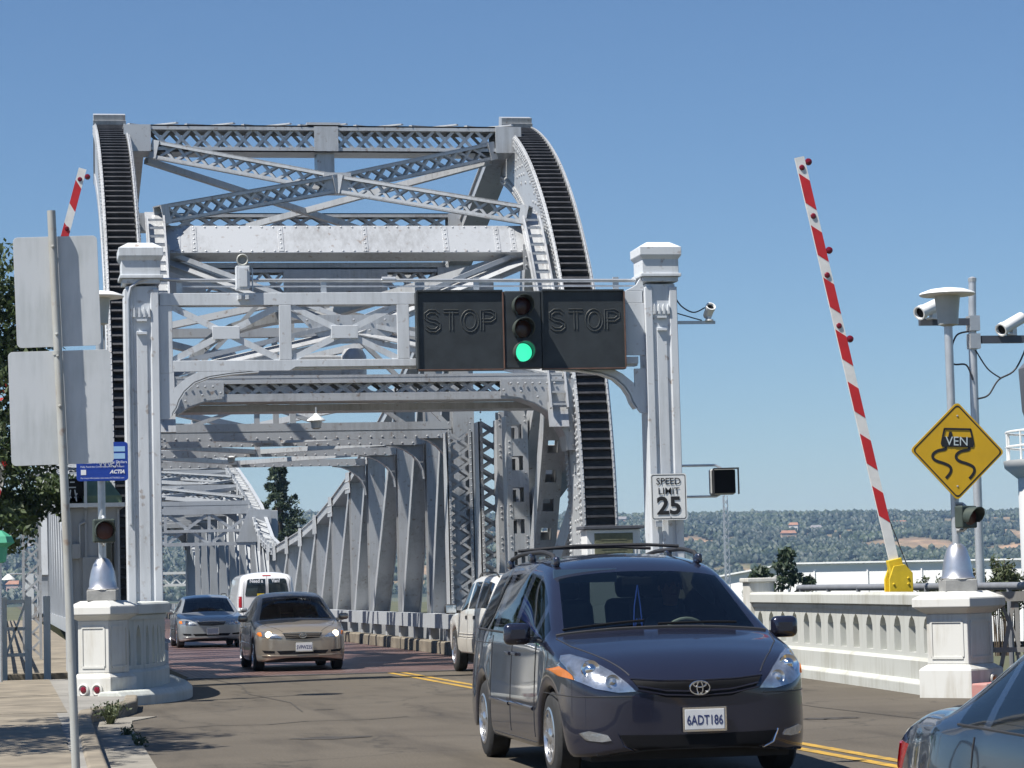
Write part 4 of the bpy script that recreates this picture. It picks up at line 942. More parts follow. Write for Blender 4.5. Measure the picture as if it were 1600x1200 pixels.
# blue sign on the left lamp post
ac = empty('blue_funding_sign', (PL[0]+.01, PL[1]-.14, 3.05), 0, 'blue ACTIA funding sign on the left lamp post, scrawled with graffiti', 'sign')
MB().prism(round_rect(.70, .53, .045), (0, 0, .265), (1, 0, 0), (0, 0, 1), (0, .01, 0)).build('plate', bluesign, ac)
lb = MB()
for z0, z1 in ((.40, .47), (.30, .375)): lb.prism([(-.31, z0), (.31, z0), (.31, z1), (-.31, z1)], (0, -.003, 0), (1, 0, 0), (0, 0, 1), (0, .003, 0))
lb.build('printed_panel', litblue, ac); MB().prism([(-.29, .085), (-.22, .085), (-.22, .155), (-.29, .155)], (0, -.003, 0), (1, 0, 0), (0, 0, 1), (0, .003, 0)).build('printed_emblem', whiteink, ac)
t = text_mb('Measure B: Sales Tax Dollars', .052, (.03, -.003, .255)); text_mb('Help Fund the Construction of this Project', .034, (0, -.003, .195), mb=t); text_mb('ACTIA', .068, (.2, -.003, .122), mb=t, shear=.3, bold=.003); text_mb('For more information visit www.ACTIA2022.com', .029, (0, -.003, .04), mb=t); t.build('lettering', whiteink, ac)
gf = MB()
P = [(-.06, .30), (-.02, .2), (.0, .28), (.04, .2), (.06, .3), (.1, .19), (.12, .29), (.16, .24), (.11, .23), (.17, .18), (.22, .27), (.24, .19)]
for a, b_ in zip(P, P[1:]): gf.beam((a[0], -.005, a[1]), (b_[0], -.005, b_[1]), .003, .008)
gf.build('graffiti', mat('silver_marker', (.5, .55, .6), .5, 0, 0), ac)
for z in (.1, .42): MB().box((0, .05, z), (.12, .09, .04)).build('clamp', galv, ac)
# ------------------------------------------------------------------ barrier arms
def barrier(base, tip, lab, nstripe, off=0):
    e = empty('barrier_arm', base, 0, lab, 'barrier', 'raised red and white barrier arms'); B = V((0, 0, 0)); T = V(tip)-V(base); ax = T.normalized(); L = T.length
    q = V((0, -1, 0)); sd_ = ax.cross(q).normalized()   # across
    if sd_.x < 0: sd_ = -sd_
    MB().beam(ax*.25, ax*L, .035, .135, sd_).build('arm', armwhite, e)
    st_ = (L-1.57)/(nstripe-1)
    for k in range(nstripe):
        a = .88+off+k*st_; P = []
        w = .0665
        for (s_, d) in ((-w, a+.05), (w, a-.08), (w, a+.34), (-w, a+.47)): P.append((s_, d))
        MB().prism(P, q*.0205, sd_, ax, q*-.041).build('stripe', redp, e)
    for k, f_ in enumerate((.985, .79, .62, .46 if False else .985)):
        pass
    for f_ in (.975, .86, .72, .60): MB().dome(ax*(L*f_)+q*.018, .042, q, 12, .5).build('lamp', redglass, e, True)
    for f_ in (.985, .775, .565):
        c = ax*(L*f_)+sd_*.115; m_ = MB(); m_.lathe([(.01, -.04), (.045, -.025), (.052, .0), (.045, .025), (.01, .04)], c, q, 14); m_.build('side_lamp', redglass, e, True); MB().tube([ax*(L*f_)+sd_*.05, c], .015, 6).build('lamp_stem', galv, e)
    mb = MB(); mb.beam(ax*-.02, ax*.3, .12, .2, sd_); mb.build('socket', yellow_p, e, bevel=.01)
    for s_ in (-1, 1): MB().prism([(-.17, -.45), (.17, -.45), (.17, .1), (.06, .22), (-.1, .2), (-.17, .02)], (0, s_*.10-.02, 0), (1, 0, 0), (0, 0, 1), (0, .04, 0)).build('cheek_plate', yellow_p, e, bevel=.006)
    MB().box((0, .05, -.75), (.45, .4, 1.1)).build('cabinet', yellow_p, e, bevel=.02)
    for dx, dz in ((-.11, -.05), (.1, -.05), (.1, .03)): MB().dome((dx, -.122, dz), .02, (0, -1, 0)).build('bolt', yellow_p, e)
    MB().tube([ax*.9+sd_*.06, (.17, 0, .1)], .008, 5).build('stay_wire', cablem, e)
    return e
barrier((12.12, 35.5, 1.42), (10.90, 35.5, 7.30), 'red and white barrier arm raised over the right balustrade', 7)
barrier((-.6, 46.6, 1.4), (1.43, 46.6, 8.85), 'raised red and white barrier arm tip beside the left curved rack', 9)
# ------------------------------------------------------------------ camera pole at right
cpz = empty('camera_pole', (12.74, 34, -.04), 0, 'tall pale pole with two side arms behind the right lamp post', 'pole')
MB().tube([(0, 0, 0), (.02, 0, 4.6), (.05, 0, 5.42)], [.062, .055, .05], 12).build('pole', galv, cpz, True); MB().lathe([(.055, 0), (.06, .05), (.02, .07)], (.05, 0, 5.42), n=10).build('pole_cap', galv, cpz)
MB().box((-.36, -.05, 4.88), (.74, .08, .09)).build('arm', mat('dark_arm', (.08, .09, .11), .5, .3, .1, 5), cpz); MB().box((.42, -.05, 4.64), (.60, .08, .10)).build('arm', MATS['dark_arm'], cpz)
for z in (4.86, 4.62): MB().box((.03, -.02, z), (.14, .16, .2)).build('clamp', galv, cpz)
MB().tube(sm3([(.9, -.05, 5.1), (.82, -.05, 4.7), (.6, -.05, 4.25), (.35, -.05, 4.1), (.2, -.05, 3.9), (.05, -.05, 3.85)]), .012, 6).build('cable', cablem, cpz, True)
MB().tube(sm3([(.04, -.05, 4.5), (.2, -.05, 4.25), (.38, -.05, 4.12)]), .01, 6).build('cable', cablem, cpz, True)
MB().tube(sm3([(-.05, -.06, 4.75), (-.22, -.06, 4.7), (-.3, -.06, 4.5), (-.28, -.06, 4.32), (-.1, -.06, 4.3), (-.02, -.06, 4.1)]), .012, 6).build('cable', cablem, cpz, True)
cctv('white tube camera pointing left on the pole arm beside the mushroom lamp', (12.13, 33.8, 4.86), R(-62), R(-20), .52, .085)
cctv('white tube camera at the right picture edge on the lower pole arm', (13.3, 33.95, 4.65), R(-58), R(-22), .52, .08)
# ------------------------------------------------------------------ blank sign backs on a leaning post, left foreground
lp = empty('sign_post', (.51, 20, .14), 0, 'leaning weathered pipe post carrying two blank sign backs at left', 'post')
P0, P1 = V((0, 0, 0)), V((-.13, 0, 4.2)); axp = (P1-P0).normalized()
MB().tube([P0, P0.lerp(P1, .5)+V((.008, 0, 0)), P1], .031, 12).build('pipe', rustpipe, lp, True)
for zz in (3.93, 3.28, 3.12, 2.75): c = P0+axp*zz; MB().dome((c.x, -.03, zz), .014, (0, -1, 0)).build('bolt', rustpipe, lp)
MB().lathe([(.036, 0), (.036, .03)], P0+axp*3.13, axp, 12).build('collar', rustpipe, lp, True)
def back(name_lab, cx, cz, w, h, tilt):
    e = empty('sign_plate', (cx, 20.05, cz), 0, name_lab, 'sign'); ea = V((math.cos(tilt), 0, math.sin(tilt))); eb_ = V((-math.sin(tilt), 0, math.cos(tilt)))
    MB().prism(round_rect(w, h, .035), (0, 0, 0), ea, eb_, (0, .006, 0)).build('plate', signback, e, bevel=.001)
    for z in (-.3*h, .3*h): MB().dome((.0, -.0, z), .012, (0, -1, 0)).build('bolt', rustpipe, e)
back('upper blank grey sign back on the leaning post', .417, 3.745, .615, .82, R(1.6)); back('lower blank pale sign back on the leaning post', .435, 2.885, .745, .84, R(1.2))
# ------------------------------------------------------------------ plaque cabinet by the right rack, operator house at left
pq = empty('plaque_cabinet', (10.98, 48.3, 0), 0, 'white cabinet with olive bronze plaque at the foot of the right rack', 'cabinet')
MB().box((0, 0, 1.2), (1.0, .5, 2.35)).build('body', signwhite, pq, bevel=.01); MB().box((0, 0, 2.41), (1.14, .66, .06)).build('lid', mat('slate_lid', (.08, .085, .1), .5, 0, .2, 5), pq, bevel=.01); pq.scale = (1, 1, 1.035)
MB().box((0, -.265, 2.08), (.72, .03, .46)).build('plaque', oliveb, pq, bevel=.008); MB().box((0, -.256, 2.05), (.84, .015, .62)).build('plaque_frame', signwhite, pq)
t = MB()
for k in range(7): text_mb('— — —— — —— — — ——'.replace('—', '-') if False else '', .05, (0, -.29, 2.2-k*.05), mb=t) if False else t.box((0, -.283, 2.25-k*.055), (.58-.1*(k % 3), .006, .018))
t.build('raised_text_lines', oliveb, pq)
hs = empty('bridge_tender_house', (1.40, 49.5, 0), 0, 'grey panelled bridge tender house with green roof behind the left pier', 'building')
MB().bb(-.45, .95, -2.9, 1.2, -.1, 3.0).build('wall', housegrey, hs, bevel=.01)
for x in (-.42, .0, .45, .92): MB().box((x, -2.92, 1.5), (.07, .05, 2.9)).build('wall_batten', housegrey, hs)
MB().box((.25, -.85, 3.03), (1.7, 4.5, .07)).build('eave', signwhite, hs); MB().box((.25, -.85, 3.13), (1.55, 4.3, .12)).build('fascia', roofgreen, hs)
rf = MB(); rf.add([(-.5, -3.0, 3.19), (1.0, -3.0, 3.19), (1.0, 1.3, 3.19), (-.5, 1.3, 3.19), (.1, -2.2, 3.75), (.4, -2.2, 3.75), (.4, .5, 3.75), (.1, .5, 3.75)], [(0, 1, 5, 4), (1, 2, 6, 5), (2, 3, 7, 6), (3, 0, 4, 7), (4, 5, 6, 7)]); rf.build('roof', roofgreen, hs)
hs.scale = (.6, 1, 1)
MB().box((-.28, -2.98, 2.25), (.24, .12, .26)).build('junction_box', housegrey, hs, bevel=.01); MB().tube([(-.18, -2.96, 2.38), (-.18, -2.96, 2.7), (-.02, -2.96, 2.75)], .03, 8).build('conduit', galv, hs, True)
MB().box((.2, -2.935, 1.15), (.62, .03, 2.0)).build('door', housegrey, hs, bevel=.008); MB().box((.44, -2.965, 1.1), (.04, .05, .12)).build('door_handle', galv, hs)
MB().box((.62, -2.94, 2.2), (.34, .03, .6)).build('window', glass_dark, hs)
fw_ = empty('footway_fence', (.4, 47.5, 0), 0, 'low grey gate and rail across the footway left of the tender house', 'fence')
for x in (-.4, .02, .34): MB().box((x, 0, .75), (.12, .12, 1.5)).build('post', gatep, fw_, bevel=.01)
for z in (.5, .95, 1.42): MB().box((-.19, 0, z), (.4, .05, .06)).build('rail', gatep, fw_)
MB().beam((-.36, -.01, .5), (-.02, -.01, 1.4), .03, .04).build('brace', gatep, fw_)
ft = empty('footway_lamp_mast', (.62, 60, 0), 0, 'narrow pale lattice mast with small lamps along the footway at left', 'mast')
mb = MB(); 
for x in (-.18, .18): mb.bb(x-.03, x+.03, -.03, .03, .1, 4.3)
for k in range(12): mb.beam((-.18, 0, .2+k*.34), (.18, 0, .54+k*.34), .02, .05); mb.beam((.18, .01, .2+k*.34), (-.18, .01, .54+k*.34), .02, .05)
mb.build('lattice', steel, ft)
for z in (2.0, 2.95):
    MB().tube([(-.15, 0, z), (-.55, 0, z)], .018, 6).build('lamp_arm', galv, ft); MB().lathe([(.15, -.12), (.14, -.1), (.05, -.02), (.02, .0)], (-.5, 0, z), n=12).build('lamp_shade', signwhite, ft, True)

# ------------------------------------------------------------------ vehicles
reflect_m = mat('headlamp_reflector', (.5, .53, .57), .2, .85, .35, 9, .45, 14, coat=1)
def ikey(keys, y):
    if y <= keys[0][0]: k = keys[0]; return [k[1], k[2], k[3], *k[4], *k[5], *k[6], *k[7], k[8]]
    fl = lambda k: [k[1], k[2], k[3], *k[4], *k[5], *k[6], *k[7], k[8]]
    for a, b in zip(keys, keys[1:]):
        if y <= b[0]+1e-9:
            t = (y-a[0])/(b[0]-a[0]); return [p+(q-p)*t for p, q in zip(fl(a), fl(b))]
    return fl(keys[-1])
class Car:
    def __init__(c, keys, wheels, wr, ar, wins, ws, rw, paint, name, loc, rz, label, cat, side_glass=glass_mid, front_glass=glass_clear, rear_glass=None):
        c.root = empty(name, loc, rz, label, cat); c.paint = paint; root = c.root
        ys = set(round(k[0], 3) for k in keys)
        for a, b in wins: ys |= {a, b}
        for yw in wheels:
            for f in (-1.08, -.96, -.8, -.5, 0, .5, .8, .96, 1.08): ys.add(round(yw+f*ar, 3))
        ys = sorted(ys); out = [ys[0]]
        for y in ys[1:]:
            if y-out[-1] > .045 or y == ys[-1]: out.append(y)
            elif any(abs(y-q) < 1e-6 for ab in wins for q in ab) : out[-1] = y
        ys = out; me = bpy.data.meshes.new('cage'); bm = bmesh.new(); cr = bm.edges.layers.float.new('crease_edge')
        L = []; Rr = []; Ctr = []
        for y in ys:
            w, zb, z3, x4, z4, x5, z5, x6, z6, x7, z7, z8 = ikey(keys, y); z1 = zb
            for yw in wheels:
                d = abs(y-yw)
                if d < ar: z1 = max(z1, wr+math.sqrt(ar*ar-d*d)*.98)
            z2 = max(zb+.13, z1+.05); z3 = max(z3, z2+.08); z4 = max(z4, z3+.06)
            P = [(w-.20, z1+.01), (w-.02, z1), (w+.004, z2), (w, z3), (x4, z4), (x5, z5), (x6, z6), (x7, z7)]
            L.append([bm.verts.new((-a, y, b)) for a, b in P]); Rr.append([bm.verts.new((a, y, b)) for a, b in P]); Ctr.append(bm.verts.new((0, y, z8)))
        bm.verts.ensure_lookup_table(); tags = {}
        def quad(a, b, d, e, t):
            f = bm.faces.new((a, b, d, e)); f.material_index = t; f.smooth = True
        NW = len(wins)
        for i in range(len(ys)-1):
            ym = (ys[i]+ys[i+1])/2
            for sd_, A in ((0, L), (1, Rr)):
                for k in range(7):
                    t = 0
                    if k == 4:
                        for j, (a, b) in enumerate(wins):
                            if a-1e-6 < ym < b+1e-6: t = 3+j*2+sd_
                    if k == 6 and ws[0] < ym < ws[1]: t = 1
                    if k == 6 and rw and rw[0] < ym < rw[1]: t = 2
                    q = (A[i][k], A[i+1][k], A[i+1][k+1], A[i][k+1])
                    quad(*(q if sd_ else q[::-1]), t)
                t = 1 if ws[0] < ym < ws[1] else (2 if rw and rw[0] < ym < rw[1] else 0)
                q = (A[i][7], A[i+1][7], Ctr[i+1], Ctr[i]); quad(*(q if sd_ else q[::-1]), t)
        for e_, i, bul in ((-1, 0, -.045), (1, len(ys)-1, .02)):
            cv = [bm.verts.new((0, ys[i]+bul, L[i][k].co.z)) for k in range(7)]
            for A, sd_ in ((L, 0), (Rr, 1)):
                for k in range(6):
                    q = (A[i][k], A[i][k+1], cv[k+1], cv[k]); quad(*(q if (sd_ == (1 if e_ < 0 else 0)) else q[::-1]), 0)
                q = (A[i][6], A[i][7], Ctr[i], cv[6]); quad(*(q if (sd_ == (1 if e_ < 0 else 0)) else q[::-1]), 0)
        bm.edges.ensure_lookup_table()
        for A in (L, Rr):
            for i in range(len(ys)-1):
                for k, v in ((1, .7), (4, .45), (5, .3), (6, .25)):
                    e = bm.edges.get((A[i][k], A[i+1][k]))
                    if e: e[cr] = v
        bm.normal_update(); bm.to_mesh(me); bm.free()
        ob = bpy.data.objects.new('cage', me); col.objects.link(ob)
        for _ in range(3+2*NW): me.materials.append(paint)
        sm = ob.modifiers.new('s', 'SUBSURF'); sm.levels = 2; sm.render_levels = 2
        dg = bpy.context.evaluated_depsgraph_get(); ev = ob.evaluated_get(dg).to_mesh()
        vs = [v.co.copy() for v in ev.vertices]; fs = [(tuple(p.vertices), p.material_index) for p in ev.polygons]; nr = [v.normal.copy() for v in ev.vertices]
        c.bvh = BVHTree.FromPolygons(vs, [f for f, _ in fs])
        ob.evaluated_get(dg).to_mesh_clear(); bpy.data.objects.remove(ob)
        names = {0: ('body', paint), 1: ('windscreen', front_glass), 2: ('rear_window', rear_glass or side_glass)}
        for j in range(NW):
            for s_ in (0, 1): names[3+2*j+s_] = ('side_window', side_glass)
        for t in range(3+2*NW):
            F = [f for f, m_ in fs if m_ == t]
            if not F: continue
            used = sorted(set(i for f in F for i in f)); mp = {v: i for i, v in enumerate(used)}
            mb = MB(); mb.v = [tuple(vs[i]) for i in used]; mb.f = [tuple(mp[i] for i in f) for f in F]
            me2 = bpy.data.meshes.new(names[t][0]); me2.from_pydata(mb.v, [], mb.f); me2.materials.append(names[t][1])
            for p in me2.polygons: p.use_smooth = True
            me2.normals_split_custom_set_from_vertices([nr[i] for i in used])
            link(bpy.data.objects.new(names[t][0], me2), root)
        # rubber surround of every glass: thin dark bead along its border
        c.wheels = wheels; c.wr = wr; w0 = ikey(keys, 0)[0]; c.w = w0; y0, y1 = keys[0][0], keys[-1][0]
        MB().bb(-w0+.2, w0-.2, y0+.28, y1-.2, .17, .50).build('underbody', darkin, root)
        for yw in wheels:
            wb = MB(); wb.bb(-w0+.19, w0-.19, yw-ar-.02, yw+ar+.02, .35, wr+ar+.05); wb.build('wheel_well', darkin, root)
            for s_ in (-1, 1):
                xo = s_*(w0-.015); W_ = .205
                tp = [(wr*.62, 0), (wr*.80, .006), (wr*.93, .012), (wr, .035), (wr, W_-.035), (wr*.93, W_-.012), (wr*.62, W_)]
                ty = MB().lathe(tp, (xo, yw, wr), (-s_, 0, 0), 36, cap=False).build('wheel', rubber, root, True)
                rm = MB(); rm.lathe([(wr*.64, .004), (wr*.60, .03), (wr*.55, .10), (.02, .11)], (xo, yw, wr), (-s_, 0, 0), 28, cap=False)
                for k in range(c.spokes if hasattr(c, 'spokes') else 9):
                    a = 2*math.pi*k/9; d = V((0, math.cos(a), math.sin(a))); p = V((xo-s_*.02, yw, wr)); rm.beam(p+d*.04, p+d*wr*.6-V((s_*.0, 0, 0)), .05, .03, (1, 0, 0))
                rm.lathe([(.065, 0), (.05, -.012), (.01, -.014)], (xo-s_*.006, yw, wr), (-s_, 0, 0), 16); rm.lathe([(wr*.66, .0), (wr*.60, -.006), (wr*.58, .02)], (xo, yw, wr), (-s_, 0, 0), 30, cap=False)
                rm.build('rim', rimm, ty, True)
    def hit(c, axis, a, b):
        o, d = {'front': (V((a, -6, b)), V((0, 1, 0))), 'rear': (V((a, 6, b)), V((0, -1, 0))), 'left': (V((-4, a, b)), V((1, 0, 0))), 'right': (V((4, a, b)), V((-1, 0, 0))), 'top': (V((a, b, 5)), V((0, 0, -1)))}[axis]
        h = c.bvh.ray_cast(o, d)
        if h[0] is None:
            h = c.bvh.find_nearest(o+d*{'front': 3.6, 'rear': 3.6, 'left': 3.0, 'right': 3.0, 'top': 4}[axis])
        return h[0], d
    def patch(c, name, axis, poly, m, off=.006, cuts=7, label=None, depth=.012, smooth=True):
        bm = bmesh.new(); vs = [bm.verts.new((a, b, 0)) for a, b in poly]; f = bm.faces.new(vs); bmesh.ops.triangulate(bm, faces=[f]); bmesh.ops.subdivide_edges(bm, edges=bm.edges[:], cuts=cuts, use_grid_fill=True)
        d = None
        for v in bm.verts:
            p, d = c.hit(axis, v.co.x, v.co.y); v.co = p-d*(off+.004)
        ex = bmesh.ops.extrude_face_region(bm, geom=bm.faces[:])
        for v in ex['geom']:
            if isinstance(v, bmesh.types.BMVert): v.co += d*(off+depth)
        bmesh.ops.recalc_face_normals(bm, faces=bm.faces[:])
        me = bpy.data.meshes.new(name); bm.to_mesh(me); bm.free(); me.materials.append(m)
        if smooth:
            for p in me.polygons: p.use_smooth = True
            me.set_sharp_from_angle(angle=R(50))
        o = bpy.data.objects.new(name, me); link(o, c.root)
        if label: o['label'] = label
        return o
    def seam(c, axis, pts, r=.0045, name='panel_gap', m=None, n=14, off=0):
        P = []
        for (a, b), (a2, b2) in zip(pts, pts[1:]):
            for k in range(n): t = k/n; p, d = c.hit(axis, a+(a2-a)*t, b+(b2-b)*t); P.append(p-d*off)
        p, d = c.hit(axis, *pts[-1]); P.append(p-d*off)
        return MB().tube(P, r, 6).build(name, m or plasticdk, c.root, True)
    def both(c, fn):
        fn(-1, 'left'); fn(1, 'right')
    def mirror(c, y, z, m, w=.2, h=.15):
        for s_, ax in ((-1, 'left'), (1, 'right')):
            p, d = c.hit(ax, y, z); x = p.x+s_*(.06+w/2)
            o = MB().box((x, y-.02, z+.05), (w, .11, h)).build('wing_mirror', m, c.root, True, bevel=.045); o.modifiers['bevel'].segments = 4; o.modifiers['bevel'].width = .05
            MB().beam((p.x-s_*.02, y, z), (x, y, z+.0), .05, .05).build('mirror_stalk', m, c.root); MB().box((x, y+.037, z+.05), (w*.8, .006, h*.75)).build('mirror_glass', chrome, c.root)
    def plate(c, axis, x, z, text, m=plategrey, ink=inkblue):
        p, d = c.hit(axis, x, z); y = p.y-d.y*.03; ea = (1, 0, 0) if axis == 'front' else (-1, 0, 0)
        pl = MB().box((x, y, z), (.305, .012, .155)).build('number_plate', m, c.root, bevel=.006)
        fr = MB()
        for dz in (-.082, .082): fr.box((x, y+d.y*.004, z+dz), (.33, .018, .014))
        for dx in (-.159, .159): fr.box((x+dx, y+d.y*.004, z), (.014, .018, .17))
        fr.build('plate_frame', chrome, c.root)
        if text: text_mb(text, .098, (x, y-d.y*.007, z-.008), ea, (0, 0, 1), .001, sx=.70, bold=.001).build('plate_number', ink, c.root)
        return pl
    def emblem(c, axis, x, z, s_=1.0):
        p, d = c.hit(axis, x, z); y = p.y-d.y*.03; mb = MB()
        for rx, rz_, ox, oz in ((.075, .05, 0, 0), (.022, .047, 0, 0), (.048, .022, 0, .026)):
            mb.tube([(x+(ox+rx*math.cos(R(a)))*s_, y, z+(oz+rz_*math.sin(R(a)))*s_) for a in range(0, 361, 20)], .007*s_, 6)
        mb.build('emblem', chrome, c.root, True)
    def cabin(c, seats, dash_y, dash_z, floor=.5, wheel=None, sm=beige, bench=None):
        r = c.root; w = c.w
        MB().bb(-w+.14, w-.14, dash_y-.35, seats[-1][1]+1.2, floor-.08, floor).build('cabin_floor', darkin, r)
        d = MB(); d.prism([(dash_y-.42, dash_z-.02), (dash_y-.1, dash_z+.01), (dash_y+.08, dash_z-.05), (dash_y+.12, floor), (dash_y-.42, floor)], (-w+.17, 0, 0), (0, 1, 0), (0, 0, 1), (2*w-.34, 0, 0)); d.build('dashboard', mat('dash_grey', (.10, .105, .10), .8, 0, .1, 8), r, bevel=.03)
        for x, y in seats:
            s_ = MB(); s_.box((x, y, floor+.2), (.5, .5, .18)); s_.build('seat_cushion', sm, r, True, bevel=.06)
            a = Matrix.Rotation(R(-18), 3, 'X'); MB().box((x, y+.34, floor+.52), (.48, .16, .66), ax=a).build('seat_back', sm, r, True, bevel=.07); MB().box((x, y+.45, floor+.93), (.27, .11, .19), ax=a).build('headrest', sm, r, True, bevel=.05)
        if wheel:
            x, y, z = wheel; t = R(62); q = Matrix.Rotation(-R(65), 3, 'X'); ring = [V((x, y, z))+q @ V((.185*math.cos(R(k*15)), .185*math.sin(R(k*15)), 0)) for k in range(25)]
            sw = MB().tube(ring, .016, 8); 
            for k in (20, 160, 270): sw.tube([V((x, y, z)), V((x, y, z))+q @ V((.18*math.cos(R(k)), .18*math.sin(R(k)), 0))], .014, 6)
            sw.lathe([(.05, -.02), (.05, .03)], (x, y, z), q @ V((0, 0, 1)), 12); sw.build('steering_wheel', mat('wheel_grey', (.16, .17, .16), .6, 0, .1, 9), r, True)

def person(loc, rz, label, sh, hands, head_tilt=0, female=False):
    """seated driver: one skin-grown body from pelvis to finger tips; hands on the wheel (hands = wheel centre, local)"""
    e = empty('person', loc, rz, label, 'person')
    V_ = []; E_ = []; Rd = []
    def add(p, r, par=None):
        V_.append(p); Rd.append(r); i = len(V_)-1
        if par is not None: E_.append((par, i))
        return i
    pel = add((0, 0, .10), .15); ab = add((0, .04, .28), .145, pel); chs = add((0, .08, .46), .165, ab); nk0 = add((0, .10, .60), .09, chs); nk = add((0, .09, .68), .055, nk0)
    hd0 = add((0, .07, .74), .075, nk); hd = add((0, .06, .82), .098, hd0); ht = add((0, .075, .90), .085, hd)
    hx, hy, hz = hands
    for s_ in (-1, 1):
        shd = add((s_*.17, .09, .55), .075, chs); el = add((s_*.25, -.10, .32), .048, shd); wr_ = add((hx+s_*.20, hy+.09, hz+.0), .03, el); pm_ = add((hx+s_*.19, hy+.02, hz+.02), .034, wr_)
        for k in range(4):
            o = (k-1.5)*.02; f1 = add((hx+s_*.185, hy-.03, hz+.03+o), .010, pm_); f2 = add((hx+s_*(.165-.004*k), hy-.045+.003*k, hz+.03+o), .009, f1); add((hx+s_*.150, hy-.02, hz+.028+o), .008, f2)
        t1 = add((hx+s_*.165, hy+.01, hz+.055), .011, pm_); add((hx+s_*.15, hy-.015, hz+.065), .009, t1)
        hp = add((s_*.10, -.05, .08), .10, pel); kn = add((s_*.14, -.42, .16), .065, hp); an = add((s_*.14, -.60, -.22), .042, kn); add((s_*.14, -.74, -.26), .035, an)
    me = bpy.data.meshes.new('body'); me.from_pydata(V_, E_, []); o = bpy.data.objects.new('body', me); col.objects.link(o)
    sk = o.modifiers.new('skin', 'SKIN'); 
    for i, v in enumerate(me.skin_vertices[0].data): v.radius = (Rd[i], Rd[i]); v.use_root = (i == 0)
    sb_ = o.modifiers.new('sub', 'SUBSURF'); sb_.levels = 1; sb_.render_levels = 1
    dg = bpy.context.evaluated_depsgraph_get(); ev = o.evaluated_get(dg).to_mesh(); vs = [v.co.copy() for v in ev.vertices]; fs = [tuple(p.vertices) for p in ev.polygons]; o.evaluated_get(dg).to_mesh_clear(); bpy.data.objects.remove(o)
    m2 = bpy.data.meshes.new('body'); m2.from_pydata(vs, [], fs); m2.materials.append(skinm); m2.materials.append(sh); m2.materials.append(darkin)
    for p in m2.polygons:
        p.use_smooth = True; c = p.center
        arm = abs(c.x) > .17 and c.z > .2 and c.y < -.05
        p.material_index = 0 if (c.z > .66 or arm) else (1 if c.z > .14 else 2)
    link(bpy.data.objects.new('body', m2), e)
    MB().lathe([(.02, -.10), (.095, -.06), (.108, .0), (.09, .06), (.02, .1)], (0, .095, .865), (0, .25, 1), 16).build('hair', hairm, e, True)
    fc = MB(); fc.prism([(-.012, -.03), (.012, -.03), (0, .03)], (0, -.055, .81), (1, 0, 0), (0, 0, 1), (0, .03, 0)); fc.build('nose', skinm, e)
    for s_ in (-1, 1): MB().dome((s_*.034, -.032, .835), .012, (0, -1, 0)).build('eye', hairm, e); MB().dome((s_*.096, .07, .82), .025, (s_, 0, 0), 8, .5).build('ear', skinm, e)
    MB().box((0, -.032, .765), (.05, .012, .01)).build('mouth', mat('lips', (.25, .09, .08), .5, 0, 0), e)
    return e

# ---- minivan
mv_keys = [(-2.47, .60, .26, .50, (.60, .66), (.56, .715), (.48, .75), (.26, .77), .78),
 (-2.38, .79, .22, .54, (.79, .70), (.73, .79), (.61, .825), (.33, .85), .86),
 (-2.16, .93, .20, .56, (.925, .82), (.845, .905), (.68, .93), (.36, .955), .965),
 (-1.75, .965, .22, .60, (.955, .96), (.875, 1.01), (.71, 1.03), (.38, 1.05), 1.055),
 (-1.36, .98, .22, .62, (.955, 1.035), (.90, 1.075), (.83, 1.09), (.44, 1.115), 1.125),
 (-.55, .985, .22, .64, (.945, 1.09), (.755, 1.49), (.69, 1.545), (.39, 1.59), 1.60),
 (-.30, .985, .22, .64, (.945, 1.09), (.735, 1.57), (.665, 1.63), (.38, 1.68), 1.69),
 (.3, .985, .22, .64, (.945, 1.10), (.735, 1.63), (.655, 1.69), (.37, 1.735), 1.745),
 (1.3, .98, .22, .64, (.935, 1.11), (.72, 1.62), (.645, 1.685), (.36, 1.73), 1.74),
 (2.2, .96, .24, .64, (.90, 1.12), (.68, 1.56), (.61, 1.63), (.35, 1.68), 1.69),
 (2.46, .90, .28, .6, (.87, .98), (.79, 1.02), (.66, 1.05), (.36, 1.06), 1.07),
 (2.54, .82, .32, .55, (.79, .76), (.70, .79), (.6, .81), (.33, .82), .83)]
mv_keys = [(k[0], k[1]*.975, k[2], k[3], *[(x*.975, z) for x, z in k[4:8]], k[8]) for k in mv_keys]
mvp = carpaint('slate_blue_paint', (.019, .021, .040), .45, .25)
mv = Car(mv_keys, (-1.53, 1.50), .335, .40, [(-1.22, -.9), (-.84, .02), (.14, 1.02), (1.12, 1.95)], (-1.36, -.55), (2.2, 2.46), mvp, 'minivan', (5.06, 21.86, 0), R(-.5),
 'dark slate blue minivan with roof rails driving towards the viewer', 'minivan', side_glass=glass_dark)
